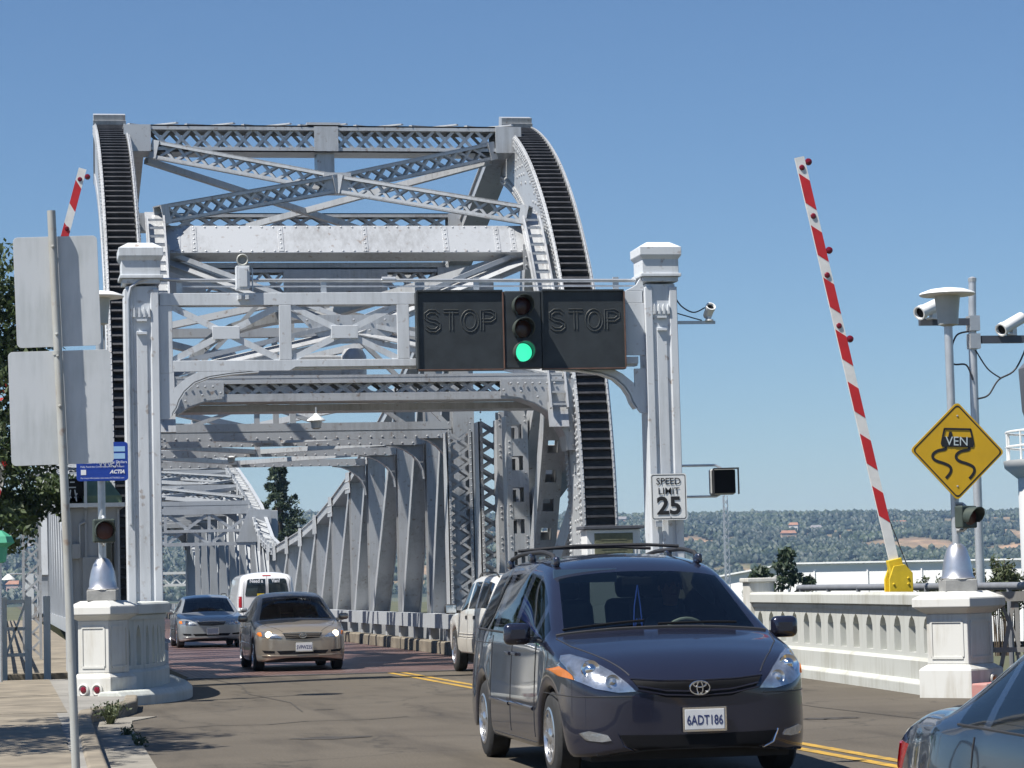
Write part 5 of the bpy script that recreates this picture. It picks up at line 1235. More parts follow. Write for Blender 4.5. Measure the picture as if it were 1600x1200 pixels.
def mv_front(c):
    for s_ in (-1, 1):
        hl = [(-.945, .87), (-.90, .955), (-.84, .965), (-.74, .925), (-.62, .84), (-.52, .745), (-.47, .69), (-.60, .685), (-.75, .715), (-.87, .775), (-.93, .82)]
        c.patch('headlight', 'front', [(x*s_*-1*-1, z) for x, z in hl], reflect_m, .004, 5)
        c.patch('turn_lens', 'front', [(x*s_, z) for x, z in [(-.95, .845), (-.925, .875), (-.885, .81), (-.88, .78), (-.93, .80)]], amber, .022, 5)
        for (x, z, r) in ((-.76, .855, .072), (-.63, .765, .055)):
            p, d = c.hit('front', x*s_, z); MB().lathe([(r, -.01), (r*.95, .012), (r*.6, .0), (r*.3, .022), (.01, .03)], p-d*.006, (0, -1, .15), 18).build('headlight_bulb', chrome if r > .06 else reflect_m, c.root, True)
        c.patch('fog_lamp', 'front', [(x*s_, z) for x, z in [(-.86, .385), (-.80, .405), (-.68, .375), (-.655, .335), (-.72, .325), (-.82, .335)]], reflect_m, .006, 3)
        c.seam('front', [(-.97*s_*.97, .66), (-.85*s_, .655), (-.5*s_, .655)], .004)
        c.seam('top', [(-.50*s_, -2.40), (-.66*s_, -2.1), (-.80*s_, -1.75), (-.85*s_, -1.42)], .005)
    c.patch('grille', 'front', [(-.49, .775), (-.3, .758), (0, .752), (.3, .758), (.49, .775), (.44, .70), (.25, .642), (0, .63), (-.25, .642), (-.44, .70)], blackm, .008, 9)
    c.seam('front', [(-.50, .785), (-.3, .768), (0, .762), (.3, .768), (.50, .785)], .008, 'grille_trim', mvp, off=.006)
    for dz in (0, -.03): c.seam('front', [(-.46, .728+dz), (-.25, .69+dz), (0, .678+dz), (.25, .69+dz), (.46, .728+dz)], .007, 'grille_bar', mvp, off=.012)
    c.emblem('front', 0, .705, 1.0)
    c.patch('lower_grille', 'front', [(-.60, .375), (0, .365), (.60, .375), (.54, .285), (.42, .25), (-.42, .25), (-.54, .285)], blackm, .008, 9)
    c.seam('front', [(.47, .245), (.57, .29), (.61, .385)], .007, 'grille_trim', chrome, off=.004); c.seam('front', [(-.47, .245), (-.57, .29), (-.61, .385)], .007, 'grille_trim', mvp, off=.004)
    c.plate('front', .03, .475, '6ADT186')
    c.seam('front', [(-.75, .225), (0, .215), (.75, .225)], .010, 'bumper_lip', plasticdk)
    for (a, b) in (((-.78, -1.315), (-.12, -1.27)), ((-.02, -1.325), (.62, -1.29))):
        P = []
        for k in range(9): t = k/8; p, d = c.hit('top', a[0]+(b[0]-a[0])*t, a[1]+(b[1]-a[1])*t); P.append(p+V((0, -.01, .018)))
        MB().tube(P, .010, 6).build('wiper', blackm, c.root, True)
mv_front(mv)
mv.seam('top', [(-.84, -1.36), (-.4, -1.345), (.4, -1.345), (.84, -1.36)], .014, 'cowl', plasticdk)
for s_, ax in ((-1, 'left'), (1, 'right')):
    for y in (-.98, .08, 1.07): mv.seam(ax, [(y, .30), (y, 1.07)], .0045)
    mv.seam(ax, [(1.1, 1.0), (2.3, 1.0)], .004); mv.seam(ax, [(-1.0, .26), (1.1, .26)], .004)
    for y in (-.1, 1.0 if False else .22): mv.seam(ax, [(y-.1, .93), (y+.1, .935)], .016, 'door_handle', mvp, 6, .012)
    for a, b in ((-.95, .05), (.12, 1.04)): mv.seam(ax, [(a, .52), (b, .53)], .017, 'side_moulding', mvp, 10, .004)
    mv.seam(ax, [(-1.2, 1.05), (-.5, 1.085), (2.0, 1.115)], .010, 'window_trim', plasticdk)
    # roof rail
    P = []
    for k in range(15): y = -.25+k*2.2/14; p, d = mv.hit('top', s_*.60, y); P.append(p+V((0, 0, .02 if k in (0, 14) else .075)))
    MB().tube(P, .019, 8).build('roof_rail', plasticdk, mv.root, True)
    for y in (-.2, .85, 1.88): p, d = mv.hit('top', s_*.60, y); MB().box(p+V((0, 0, .035)), (.05, .16, .08)).build('rail_foot', mvp, mv.root, True, bevel=.02)
for y in (.45, 1.5): MB().tube([(-.6, y, 1.79), (-.3, y, 1.81), (.3, y, 1.81), (.6, y, 1.79)], .014, 8).build('cross_bar', plasticdk, mv.root, True)
mv.mirror(-1.0, 1.06, mvp, .215, .17)
mv.cabin([(-.40, .05), (.40, .05), (-.40, 1.05), (.40, 1.05)], -.78, 1.07, .52, (.40, -.47, 1.02), mat('van_seat', (.075, .075, .072), .85, 0, .1, 9))
MB().box((0, -.55, 1.50), (.24, .03, .065)).build('rear_view_mirror', blackm, mv.root, bevel=.01)
for k, x in enumerate((-.03, .02)): MB().tube([(0, -.56, 1.47), (x, -.56, 1.3), (x*1.5, -.57, 1.08+.05*k), (x*.4, -.57, 1.2)], .006, 5).build('lanyard', mat('blue_cord', (.02, .06, .35), .6, 0, 0), mv.root)
MB().box((-.42, -.50, 1.555), (.52, .02, .11)).build('sun_visor', mat('visor_blue', (.05, .10, .17), .6, 0, .1, 8), mv.root)
MB().box((-.1, 2.05, 1.42), (.5, .02, .28)).build('rear_seat_card', mat('cream_card', (.32, .32, .28), .8, 0, .1, 8), mv.root)
person((5.50, 21.86+.05, .62), R(-.5), 'person in a dark shirt at the wheel of the dark minivan', shirt, (0, -.50, .40))

# ---- sedans
def sedan_keys(W=.85, H=1.48, L=4.5, hood=.0, tail=.0):
    h = L/2; k = H/1.48; w = W
    return [(-h+.04, w*.62, .25, .46, (w*.62, .60), (w*.58, .645), (w*.5, .67), (w*.27, .685), .69),
     (-h+.12, w*.84, .20, .50, (w*.84, .63), (w*.78, .70), (w*.64, .73), (w*.35, .75), .757),
     (-h+.34, w*.96, .18, .52, (w*.95, .72), (w*.86, .79), (w*.70, .815), (w*.37, .835), .84),
     (-h+.75, w*.99, .18, .56, (w*.975, .80), (w*.89, .85), (w*.73, .875), (w*.38, .895), .90),
     (-h+1.22, w, .18, .58, (w*.975, .88), (w*.92, .915), (w*.84, .93), (w*.45, .955), .965),
     (-h+1.98, w, .18, .6, (w*.96, .93), (w*.73, 1.325*k), (w*.655, 1.37*k), (w*.37, 1.40*k), 1.41*k),
     (-h+2.5, w, .18, .6, (w*.96, .95), (w*.73, 1.385*k), (w*.65, 1.43*k), (w*.37, 1.465*k), 1.475*k),
     (-h+3.15, w, .18, .6, (w*.955, .96), (w*.715, 1.345*k), (w*.64, 1.39*k), (w*.36, 1.425*k), 1.435*k),
     (-h+3.82, w*.99, .2, .6, (w*.95, .955), (w*.87, 1.0), (w*.77, 1.02), (w*.42, 1.035), 1.04),
     (-h+4.22, w*.96, .22, .6, (w*.91, .93), (w*.83, .985), (w*.70, 1.0), (w*.38, 1.01), 1.015),
     (h-.08, w*.88, .26, .56, (w*.84, .86), (w*.76, .90), (w*.64, .92), (w*.35, .93), .935),
     (h, w*.74, .32, .52, (w*.72, .72), (w*.66, .76), (w*.55, .78), (w*.3, .79), .795)]
sed_wins = lambda h: [(-h+1.72, -h+2.48), (-h+2.55, -h+3.28), (-h+3.33, -h+3.58)]
gold = carpaint('champagne_paint', (.36, .315, .26), .6, .28)
gk = sedan_keys(.85, 1.48, 4.53); h_ = 4.53/2
gc = Car(gk, (-1.30, 1.30), .31, .365, sed_wins(h_), (-h_+1.22, -h_+1.98), (-h_+3.15, -h_+3.82), gold, 'sedan', (5.42, 50.6+1.3, 0), 0, 'champagne gold sedan with white number plate coming off the bridge', 'car')
def sedan_front(c, plate_t, lit, grille_m=blackm, hl_m=reflect_m):
    s8 = c.w/.85
    for s_ in (-1, 1):
        c.patch('headlight', 'front', [(x*s_*s8, z) for x, z in [(-.80, .70), (-.78, .745), (-.62, .745), (-.48, .69), (-.38, .62), (-.56, .625), (-.74, .645)]], hl_m, .006, 4)
        c.patch('turn_lens', 'front', [(x*s_*s8, z) for x, z in [(-.815, .69), (-.80, .73), (-.745, .735), (-.735, .66), (-.78, .655)]], amber, .012, 3)
        p, d = c.hit('front', -.62*s_*s8, .685); MB().lathe([(.062, 0), (.055, .02), (.01, .03)], p-d*.008, (0, -1, .1), 16).build('headlight_bulb', lamp_on if lit and (s_ in lit) else chrome, c.root, True)
        c.seam('top', [(-.36*s_*s8, c.root.get('y0', -2.15)), (-.60*s_*s8, -1.8), (-.74*s_*s8, -1.1)], .004)
        c.patch('fog_recess', 'front', [(x*s_*s8, z) for x, z in [(-.74, .40), (-.52, .385), (-.52, .345), (-.70, .35)]], blackm, .003, 3)
    c.patch('grille', 'front', [(x*s8, z) for x, z in [(-.36, .70), (0, .71), (.36, .70), (.31, .61), (0, .595), (-.31, .61)]], grille_m, .006, 4)
    for dz in (0, -.03, -.06): c.seam('front', [(-.33*s8, .688+dz), (0, .694+dz), (.33*s8, .688+dz)], .0045, 'grille_bar', c.paint, off=.01)
    c.seam('front', [(-.37*s8, .705), (0, .716), (.37*s8, .705)], .008, 'grille_trim', chrome, off=.006)
    c.patch('lower_grille', 'front', [(x*s8, z) for x, z in [(-.48, .385), (.48, .385), (.42, .32), (-.42, .32)]], blackm, .003, 4)
    c.seam('front', [(-.74*s8, .30), (0, .285), (.74*s8, .30)], .012, 'bumper_lip', c.paint, off=.004)
    c.plate('front', .02, .45, plate_t)
def sedan_sides(c, h):
    for s_, ax in ((-1, 'left'), (1, 'right')):
        for y in (-h+1.36, -h+2.52): c.seam(ax, [(y, .28), (y+.02, .93)], .004)
        c.seam(ax, [(-h+3.40, .93), (-h+3.40, .75), (-h+3.22, .62)], .004); c.seam(ax, [(-h+1.3, .24), (-h+3.1, .24)], .004)
        for y in (-h+2.38, -h+3.25): c.seam(ax, [(y-.09, .80), (y+.07, .805)], .014, 'door_handle', c.paint, 6, .012)
        c.seam(ax, [(-h+1.4, .50), (-h+3.2, .52)], .013, 'side_moulding', c.paint, 10, .004)
        c.seam(ax, [(-h+1.5, .925), (-h+2.5, .955), (-h+3.6, .965)], .005, 'window_trim', plasticdk)
    c.mirror(-h+1.62, .93, c.paint, .19, .125)
sedan_front(gc, '5VPW235', (-1, 1)); sedan_sides(gc, h_); gc.emblem('front', 0, .655, .85)
gc.cabin([(-.37, .1), (.37, .1)], -.62, .93, .38, (.37, -.37, .84), mat('sedan_seat', (.17, .17, .145), .85, 0, .1, 9))
MB().box((0, -.42, 1.31), (.22, .03, .06)).build('rear_view_mirror', blackm, gc.root)
person((5.79, 51.9+.12, .46), 0, 'dark-haired person driving the champagne gold sedan', shirt2, (0, -.45, .36))
silver = carpaint('silver_paint', (.42, .44, .44), .6, .28)
sk_ = sedan_keys(.90, 1.44, 4.8); hs_ = 2.4
sc = Car(sk_, (-1.42, 1.38), .325, .38, sed_wins(hs_), (-hs_+1.22, -hs_+1.98), (-hs_+3.15, -hs_+3.82), silver, 'sedan', (5.52, 74.0+1.42, 0), 0, 'silver sedan behind the gold sedan, half hidden by the left balustrade', 'car', side_glass=glass_dark)
sedan_front(sc, '6BGK402' if False else '', None); sedan_sides(sc, hs_)
sc.cabin([(-.37, .2), (.37, .2)], -.62, .93, .38, (.37, -.37, .84), darkin)
bluep = carpaint('dark_blue_paint', (.004, .008, .022), .3, .22)
bk = sedan_keys(.88, 1.44, 4.7); hb = 2.35
bc = Car(bk, (-1.38, 1.36), .32, .375, sed_wins(hb), (-hb+1.22, -hb+1.98), (-hb+3.15, -hb+3.82), bluep, 'sedan', (BX, BY, 0), R(-1), 'dark blue sedan cropped at the lower right corner', 'car', side_glass=glass_mid)
sedan_front(bc, '', None); sedan_sides(bc, hb)
for s_, ax in ((-1, 'left'), (1, 'right')):
    bc.patch('tail_light', 'rear', [(x*s_, z) for x, z in [(-.80, .86), (-.62, .87), (-.46, .84), (-.48, .72), (-.66, .70), (-.79, .72)]], taillens, .006, 4)
    bc.patch('tail_light', ax, [(hb-.02, .84), (hb-.10, .86), (hb-.22, .85), (hb-.20, .78), (hb-.06, .73)], taillens, .004, 3)
    bc.seam('top', [(s_*.66, hb-.85), (s_*.62, hb-.3), (s_*.55, hb-.1)], .005)
bc.seam('rear', [(-.75, .62), (0, .615), (.75, .62)], .005); bc.seam('rear', [(-.7, .45), (.7, .45)], .014, 'bumper_strip', plasticdk)
bc.cabin([(-.37, .0), (.37, .0)], -.62, .93, .38, (.37, -.37, .84), mat('tan_seat', (.16, .155, .12), .85, 0, .1, 9))

# ---- white van (rear to the viewer)
vw = carpaint('white_van_paint', (.66, .67, .68), 0, .35)
vk = [(-2.75, .70, .35, .62, (.70, .78), (.66, .85), (.58, .88), (.3, .9), .905), (-2.6, .92, .28, .66, (.92, .90), (.86, .98), (.74, 1.02), (.4, 1.04), 1.05),
 (-2.0, .99, .28, .7, (.97, 1.12), (.92, 1.17), (.84, 1.2), (.45, 1.22), 1.23), (-1.85, 1.0, .28, .7, (.98, 1.16), (.93, 1.21), (.86, 1.24), (.46, 1.27), 1.28),
 (-1.15, 1.01, .28, .75, (.99, 1.22), (.88, 1.86), (.80, 1.95), (.45, 2.02), 2.04), (-.2, 1.01, .28, .75, (.99, 1.24), (.89, 1.93), (.80, 2.04), (.45, 2.12), 2.14),
 (2.45, 1.01, .3, .75, (.985, 1.24), (.89, 1.93), (.80, 2.04), (.45, 2.12), 2.14), (2.66, .98, .34, .75, (.95, 1.2), (.86, 1.84), (.76, 1.95), (.43, 2.02), 2.04), (2.72, .90, .42, .75, (.87, 1.15), (.80, 1.6), (.7, 1.7), (.4, 1.76), 1.78)]
vn = Car(vk, (-1.75, 1.75), .36, .43, [(-1.5, -.75)], (-1.85, -1.15), None, vw, 'cargo_van', (8.80, 91.5+2.72, 0), R(180), 'white cargo van driving away over the bridge, lettered Need a Van?', 'van', side_glass=glass_dark)
for s_ in (-1, 1):
    vn.patch('rear_window', 'rear', [(x*s_, z) for x, z in [(.05, 1.32), (.72, 1.32), (.74, 1.38), (.66, 1.86), (.60, 1.90), (.05, 1.90)]], mat('dark_van_glass', (.015, .022, .025), .08, 0, 0, coat=.5), .006, 4)
    vn.patch('tail_light', 'rear', [(x*s_, z) for x, z in [(.86, .95), (.965, .95), (.955, 1.32), (.86, 1.32)]], taillens, .008, 3)
    vn.seam('rear', [(.80*s_, .62), (.80*s_, 1.25), (.77*s_, 1.85), (.68*s_, 1.98)], .006)
    vn.seam('rear', [(.1*s_, .95), (.22*s_, .95)], .02, 'door_handle', blackm, 5, .01)
vn.seam('rear', [(0, .6), (0, 1.98)], .007); p, d = vn.hit('rear', 0, .52); MB().box((0, 2.80, .52), (1.9, .16, .2)).build('bumper', mat('bumper_white', (.5, .5, .5), .5), vn.root, bevel=.03)
tx = text_mb('Need a', .17, (.36, 2.745, 1.83), (-1, 0, 0), (0, 0, 1), .02, sx=.9, bold=.006); text_mb('Van?', .17, (-.30, 2.745, 1.83), (-1, 0, 0), (0, 0, 1), .02, mb=tx, sx=.9, bold=.006); tx.build('window_lettering', whiteink, vn.root)
MB().box((.22, 2.765, 1.37), (.24, .01, .08)).build('sticker', yellow_p, vn.root); MB().box((-.16, 2.765, 1.37), (.12, .01, .06)).build('sticker', plategrey, vn.root)
vn.patch('top_brake_light', 'rear', [(-.14, 2.0), (.14, 2.0), (.14, 2.03), (-.14, 2.03)], taillens, .008, 2)
vn.mirror(-1.55, 1.25, blackm, .2, .28)

# ---- white sport utility vehicle driving away in the right lane
jp = carpaint('cream_white_paint', (.76, .745, .70), 0, .35)
jk = [(-2.2, .68, .40, .6, (.68, .80), (.64, .86), (.56, .9), (.3, .91), .915), (-2.12, .82, .36, .62, (.82, .84), (.77, .93), (.65, .97), (.36, .985), .99),
 (-1.6, .86, .34, .66, (.85, .95), (.80, 1.02), (.68, 1.05), (.37, 1.06), 1.065), (-.88, .87, .34, .7, (.855, 1.03), (.81, 1.07), (.75, 1.09), (.4, 1.11), 1.115),
 (-.25, .88, .34, .72, (.86, 1.08), (.70, 1.56), (.63, 1.62), (.36, 1.655), 1.665), (.4, .88, .34, .72, (.86, 1.10), (.70, 1.60), (.63, 1.665), (.36, 1.70), 1.71),
 (1.6, .88, .34, .72, (.855, 1.11), (.69, 1.59), (.62, 1.65), (.36, 1.69), 1.70), (2.0, .87, .36, .72, (.84, 1.11), (.66, 1.53), (.60, 1.60), (.35, 1.64), 1.65),
 (2.18, .84, .4, .7, (.80, 1.06), (.76, 1.10), (.66, 1.12), (.36, 1.13), 1.14), (2.25, .76, .45, .65, (.73, .85), (.68, .88), (.6, .9), (.33, .91), .92)]
jc = Car(jk, (-1.32, 1.37), .37, .44, [(-.62, .12), (.17, .92), (.98, 1.85)], (-.88, -.25), (2.0, 2.18), jp, 'sport_utility_vehicle', (8.66, 45.6, 0), R(180), 'white sport utility vehicle driving away behind the dark minivan', 'car', side_glass=glass_dark)
clad = mat('pale_cladding', (.42, .40, .36), .55, 0, .1, 6)
for s_, ax in ((-1, 'left'), (1, 'right')):
    for a, b in ((-.84, .13), (.17, .88)):
        jc.patch('door_cladding', ax, [(a, .37), (b, .37), (b, .60), (a, .60)], clad, .012, 3)
        for z in (.63, .68): jc.seam(ax, [(a, z), (b, z)], .007, 'side_moulding', clad, 8, .004)
    for y in (-.86, .15, .90): jc.seam(ax, [(y, .38), (y+.01, 1.06)], .004)
    for y in (.02, .78): jc.patch('door_handle', ax, [(y-.08, .93), (y+.08, .93), (y+.07, .99), (y-.07, .985)], plasticdk, .008, 2)
    jc.patch('tail_light', 'rear', [(x*s_, z) for x, z in [(.66, .80), (.80, .80), (.78, 1.08), (.66, 1.08)]], taillens, .008, 3)
    P = []
    for k in range(9): y = -.1+k*1.9/8; p, d = jc.hit('top', s_*.6, y); P.append(p+V((0, 0, .05 if 0 < k < 8 else .01)))
    MB().tube(P, .014, 6).build('roof_rail', plasticdk, jc.root, True)
jc.mirror(-.66, 1.05, plasticdk, .22, .17); jc.plate('rear', 0, .72, '')
jc.cabin([(-.37, .2), (.37, .2), (-.36, 1.1), (.36, 1.1)], -.45, 1.03, .55, (.37, -.2, .98), darkin)
MB().tube([(-.75, -1.6, 1.05), (-.78, -1.75, 1.4)], .006, 5).build('antenna', blackm, jc.root)

# ------------------------------------------------------------------ vegetation
def leafmat(name, c1, c2, trans=.25):
    m = bpy.data.materials.new(name); m.use_nodes = True; n = m.node_tree.nodes; l = m.node_tree.links; b = n['Principled BSDF']; b.inputs['Roughness'].default_value = .6
    oi = n.new('ShaderNodeNewGeometry'); rp = n.new('ShaderNodeValToRGB'); rp.color_ramp.elements[0].color = (*c1, 1); rp.color_ramp.elements[1].color = (*c2, 1)
    l.new(oi.outputs['Random Per Island'], rp.inputs[0]); l.new(rp.outputs[0], b.inputs['Base Color'])
    t = n.new('ShaderNodeBsdfTranslucent'); l.new(rp.outputs[0], t.inputs[0]); mx = n.new('ShaderNodeMixShader'); mx.inputs[0].default_value = trans
    l.new(b.outputs[0], mx.inputs[1]); l.new(t.outputs[0], mx.inputs[2]); l.new(mx.outputs[0], n['Material Output'].inputs[0]); return m
leaf_a = leafmat('broad_leaves', (.022, .045, .014), (.075, .105, .035)); leaf_pine = leafmat('conifer_needles', (.018, .038, .018), (.055, .08, .035), .1)
leaf_sh = leafmat('shrub_leaves', (.05, .07, .03), (.11, .13, .06)); leaf_red = mat('red_flower', (.45, .05, .03), .6, 0, .2, 9)
def rnd_dir():
    while True:
        v = V((random.uniform(-1, 1), random.uniform(-1, 1), random.uniform(-1, 1)))
        if .05 < v.length < 1: return v.normalized()
def leaves(mb, c, rad, n, size, flat=.8, elong=1.0):
    c = V(c)
    for _ in range(n):
        d = rnd_dir(); r = random.random()**.45; p = c+V((d.x*rad[0], d.y*rad[1], d.z*rad[2]))*r
        a = rnd_dir(); b = a.cross(rnd_dir()).normalized(); s_ = size*random.uniform(.6, 1.3); q = a*s_*elong; w = b*s_*.45
        mb.add([p-q, p+w, p+q, p-w], [(0, 1, 2, 3)])
def tree(name, loc, label, cat, H, trunk_r, blobs, n, size, lm, group=None, elong=1.0, lean=0):
    e = empty(name, loc, 0, label, cat, group)
    top = V((lean, 0, H*.8)); t = MB(); t.tube([(0, 0, -.1), (lean*.2, .02, H*.3), (lean*.6, -.03, H*.58), top], [trunk_r, trunk_r*.75, trunk_r*.5, trunk_r*.15], 9)
    for (x, y, z, r) in blobs[:14]:
        k = min(.75, max(.25, z/H*.7)); b0 = V((lean*k, 0, H*k*.85)); t.tube([b0, b0.lerp(V((x, y, z)), .5)+V((0, 0, .1*r)), V((x, y, z))], [trunk_r*.35, trunk_r*.22, trunk_r*.08], 6)
    t.build('trunk', wood, e, True)
    c = MB()
    for (x, y, z, r) in blobs: leaves(c, (x, y, z), (r, r, r*.72), n, size, elong=elong)
    c.build('crown', lm, e); return e
# big broadleaf tree at left, overhanging the pavement
random.seed(11)
bb_ = []
for k in range(26):
    a = random.uniform(0, 6.28); rr_ = random.uniform(.3, 2.5); bb_.append((rr_*math.cos(a), rr_*math.sin(a), random.uniform(3.4, 7.6)-.35*rr_, random.uniform(.55, 1.0)))
bb_ += [(2.2, .4, 6.4, .8), (2.45, .2, 5.5, .75), (2.3, .5, 4.6, .7), (2.6, .1, 3.9, .6), (1.9, 0, 7.0, .8), (2.9, 2.8, 3.35, .5), (3.5, 3.4, 3.05, .45), (3.2, 3.2, 3.4, .4), (2.4, 1.2, 3.0, .5), (1.3, .3, 2.6, .5)]
tree('street_tree', (-2.1, 46.0, 0), 'dense broadleaf tree behind the blank signs at the left edge', 'tree', 8.0, .24, bb_, 760, .072, leaf_a)
random.seed(31); b3 = []
for k in range(20):
    a = random.uniform(0, 6.28); rr_ = random.uniform(.2, 2.0); b3.append((rr_*math.cos(a), rr_*math.sin(a)*1.6, random.uniform(4.2, 7.4), random.uniform(.5, .9)))
tree('street_tree', (-3.1, 26.0, 0), 'street tree left of the pavement whose shade dapples the slabs', 'tree', 7.8, .2, b3, 420, .09, leaf_a)
fl_ = empty('flowering_shrub', (-.35, 37.0, .1), 0, 'shrub with red flowers at the left picture edge', 'shrub')
mb = MB(); leaves(mb, (0, 0, 4.1), (.5, .4, .9), 500, .06); mb.build('foliage', leaf_a, fl_); mb = MB(); leaves(mb, (.22, -.3, 4.25), (.2, .15, .35), 26, .05); mb.build('flower', leaf_red, fl_); MB().tube([(-.3, 0, -.1), (-.2, 0, 2), (0, 0, 4)], [.06, .05, .02], 6).build('stem', wood, fl_)
# conifer on the far bank
random.seed(5); cb = []
for k in range(150):
    z = random.uniform(3.2, 11.6); f_ = 1-(z-3)/9.4; a = random.uniform(0, 6.28); r_ = random.uniform(.2, 1.05)*(.2+3.4*f_); cb.append((r_*math.cos(a)-.5*(1-f_)*0, r_*math.sin(a), z, random.uniform(.28, .6)*(.5+.5*f_)))
cb += [(-1.5, 0, 8.4, .55), (-1.2, .2, 8.2, .5), (1.1, 0, 8.8, .6), (1.4, 0, 7.9, .7), (.1, 0, 11.3, .3), (.1, 0, 10.7, .4)]
tree('cypress_tree', (22.3, 220, 0), 'tall ragged conifer beyond the bridge above the white van', 'tree', 12.3, .3, cb, 70, .16, leaf_pine, elong=1.5)
# trees and shrubs on the low ground right of the bridge
random.seed(21)
def blobs(n, w, z0, z1, r): return [(random.uniform(-w, w), random.uniform(-w, w)*.6, random.uniform(z0, z1), r*random.uniform(.6, 1.2)) for _ in range(n)]
tree('pine_tree', (29.3, 100, -4.2), 'small dark pine in front of the white warehouse', 'tree', 6.7, .16, [(-.9, 0, 5.5, .45), (-.7, 0, 5.9, .35), (-.5, 0, 5.2, .5), (.25, 0, 6.2, .45), (.35, 0, 6.6, .35), (.1, 0, 5.6, .55), (.6, 0, 5.7, .4), (1.2, 0, 5.5, .3), (1.0, 0, 5.0, .4), (-1.1, 0, 5.1, .35)], 230, .10, leaf_pine, elong=1.4)
for (px, y, top, lab, lm) in ((18.3, 48, 1.75, 'spindly shrub right of the yellow barrier base', leaf_sh), (19.0, 49, 1.68, 'bushy olive shrub between barrier base and lamp post', leaf_sh), (21.4, 48, 1.72, 'grey-green shrub right of the lamp post bell base', leaf_sh), (16.9, 47.6, 1.45, 'thin twiggy shrub left of the yellow barrier base', leaf_sh)):
    H = top+4.2 if y > 47.2 else top+.04
    e = empty('shrub', (px, y, -4.3), 0, lab, 'shrub', 'shrubs beyond the right balustrade')
    st = MB(); fo = MB()
    for k in range(16):
        dx, dy = random.uniform(-.35, .35), random.uniform(-.3, .3); hh = H+.1-random.uniform(0, .5); P = [(dx*.3, dy*.3, 0), (dx*.6, dy*.6, hh*.6), (dx, dy, hh)]; st.tube(P, [.03, .02, .006], 5)
        for j in range(34): t = random.uniform(.72, 1); c = V(P[1]).lerp(V(P[2]), t); leaves(fo, c, (.09, .09, .09), 3, .045, elong=1.4)
    st.build('stem', wood, e); fo.build('foliage', lm, e)
def bare_tree(loc, label):
    e = empty('bare_tree', loc, 0, label, 'tree'); t = MB(); t.tube([(0, 0, 0), (.05, 0, 3), (.0, 0, 5.3), (.03, 0, 6.6)], [.09, .07, .05, .02], 7)
    for k in range(9): z = 4.4+k*.22; s_ = (-1)**k; t.tube([(.02, 0, z), (s_*.3, .1, z+.05), (s_*.5, .1, z+.22)], [.03, .02, .008], 5)
    t.build('trunk', wood, e, True); c = MB()
    for k in range(9): z = 4.6+k*.22; s_ = (-1)**k; leaves(c, (s_*.45, .1, z+.15), (.15, .1, .12), 14, .04)
    leaves(c, (.03, 0, 6.5), (.14, .1, .3), 40, .04); c.build('crown', mat('dry_leaves', (.16, .10, .08), .8, 0, .3, 5), e)
bare_tree((24.0, 54, -4.3), 'thin bare-branched tree at the right edge in front of the white tower')
# weeds at the kerb
for (x, y, n, h, lab) in ((1.2, 31.6, 44, .30, 'tufty green weed growing at the left kerb bend'), (1.30, 26.9, 12, .10, 'tiny weed in the gutter nearest the viewer'), (1.28, 29.0, 12, .09, 'small weed in the gutter joint')):
    e = empty('weed', (x, y, .0), 0, lab, 'plant', 'weeds along the gutter'); mb = MB()
    for k in range(n):
        a = random.uniform(0, 6.28); d = V((math.cos(a), math.sin(a), 0)); r_ = random.uniform(.1, 1)*h*.75; top = V((d.x*r_, d.y*r_, h*random.uniform(.4, 1)))
        base = d*.03; s_ = V((-d.y, d.x, 0))*.012; mb.add([base-s_, base+s_, top+s_*.4, top-s_*.4], [(0, 1, 2, 3)]); leaves(mb, base.lerp(top, .8), (.07, .07, .05), 5, .026)
    mb.build('foliage', leaf_sh, e)

# ------------------------------------------------------------------ far things on the right
wh = empty('warehouse', (70, 205, -4.3), 0, 'long low white warehouse beyond the right balustrade', 'building')
wm = mat('warehouse_white', (.80, .80, .79), .6, 0, .06, .3)
def whp(x0, x1, y0, y1, h): return MB().bb(x0, x1, y0, y1, 0, h)
wh.location.z += .55; wh.rotation_euler.z = R(-38); wh.location.x = 67.5
wl = MB(); wl.prism([(-12.8, 0), (60, 0), (60, 5.75), (-5.2, 6.25), (-5.6, 6.22), (-12.8, 5.15)], (0, -4, 0), (1, 0, 0), (0, 0, 1), (0, 30, 0)); wl.build('wall', wm, wh)
MB().box((-5.3, -4.1, 3.1), (.12, .12, 6.2)).build('downpipe', wm, wh); MB().box((-5.6, -4.12, 5.35), (.35, .1, .5)).build('vent', mat('vent_blue', (.1, .14, .2), .5), wh)
rfm = MB(); rfm.beam((-12.9, -4.2, 5.2), (-5.2, -4.2, 6.34), .3, .12); rfm.beam((-5.2, -4.2, 6.34), (60, -4.2, 5.84), .3, .12); rfm.build('roof_trim', signwhite, wh)
for k in range(14): MB().box((-3+k*4.4, -4.06, 2.9), (.1, .1, 5.6)).build('wall_rib', wm, wh)
tw = empty('white_tower', (25.5, 60, -4.3), 0, 'white cylindrical tower with railed platform at the right edge', 'tower')
MB().lathe([(1.85, 0), (1.85, 8.1)], n=32).build('shaft', wm, tw, True); MB().lathe([(1.85, 8.0), (2.15, 8.25), (2.18, 8.42), (1.0, 8.43)], n=32).build('platform', signwhite, tw, True)
for z in (8.75, 9.1): MB().tube([(2.1*math.cos(R(a)), 2.1*math.sin(R(a)), z) for a in range(0, 361, 12)], .028, 6).build('rail', signwhite, tw, True)
for a in range(0, 360, 24): MB().tube([(2.1*math.cos(R(a)), 2.1*math.sin(R(a)), 8.42), (2.1*math.cos(R(a)), 2.1*math.sin(R(a)), 9.12)], .025, 6).build('rail_post', signwhite, tw)
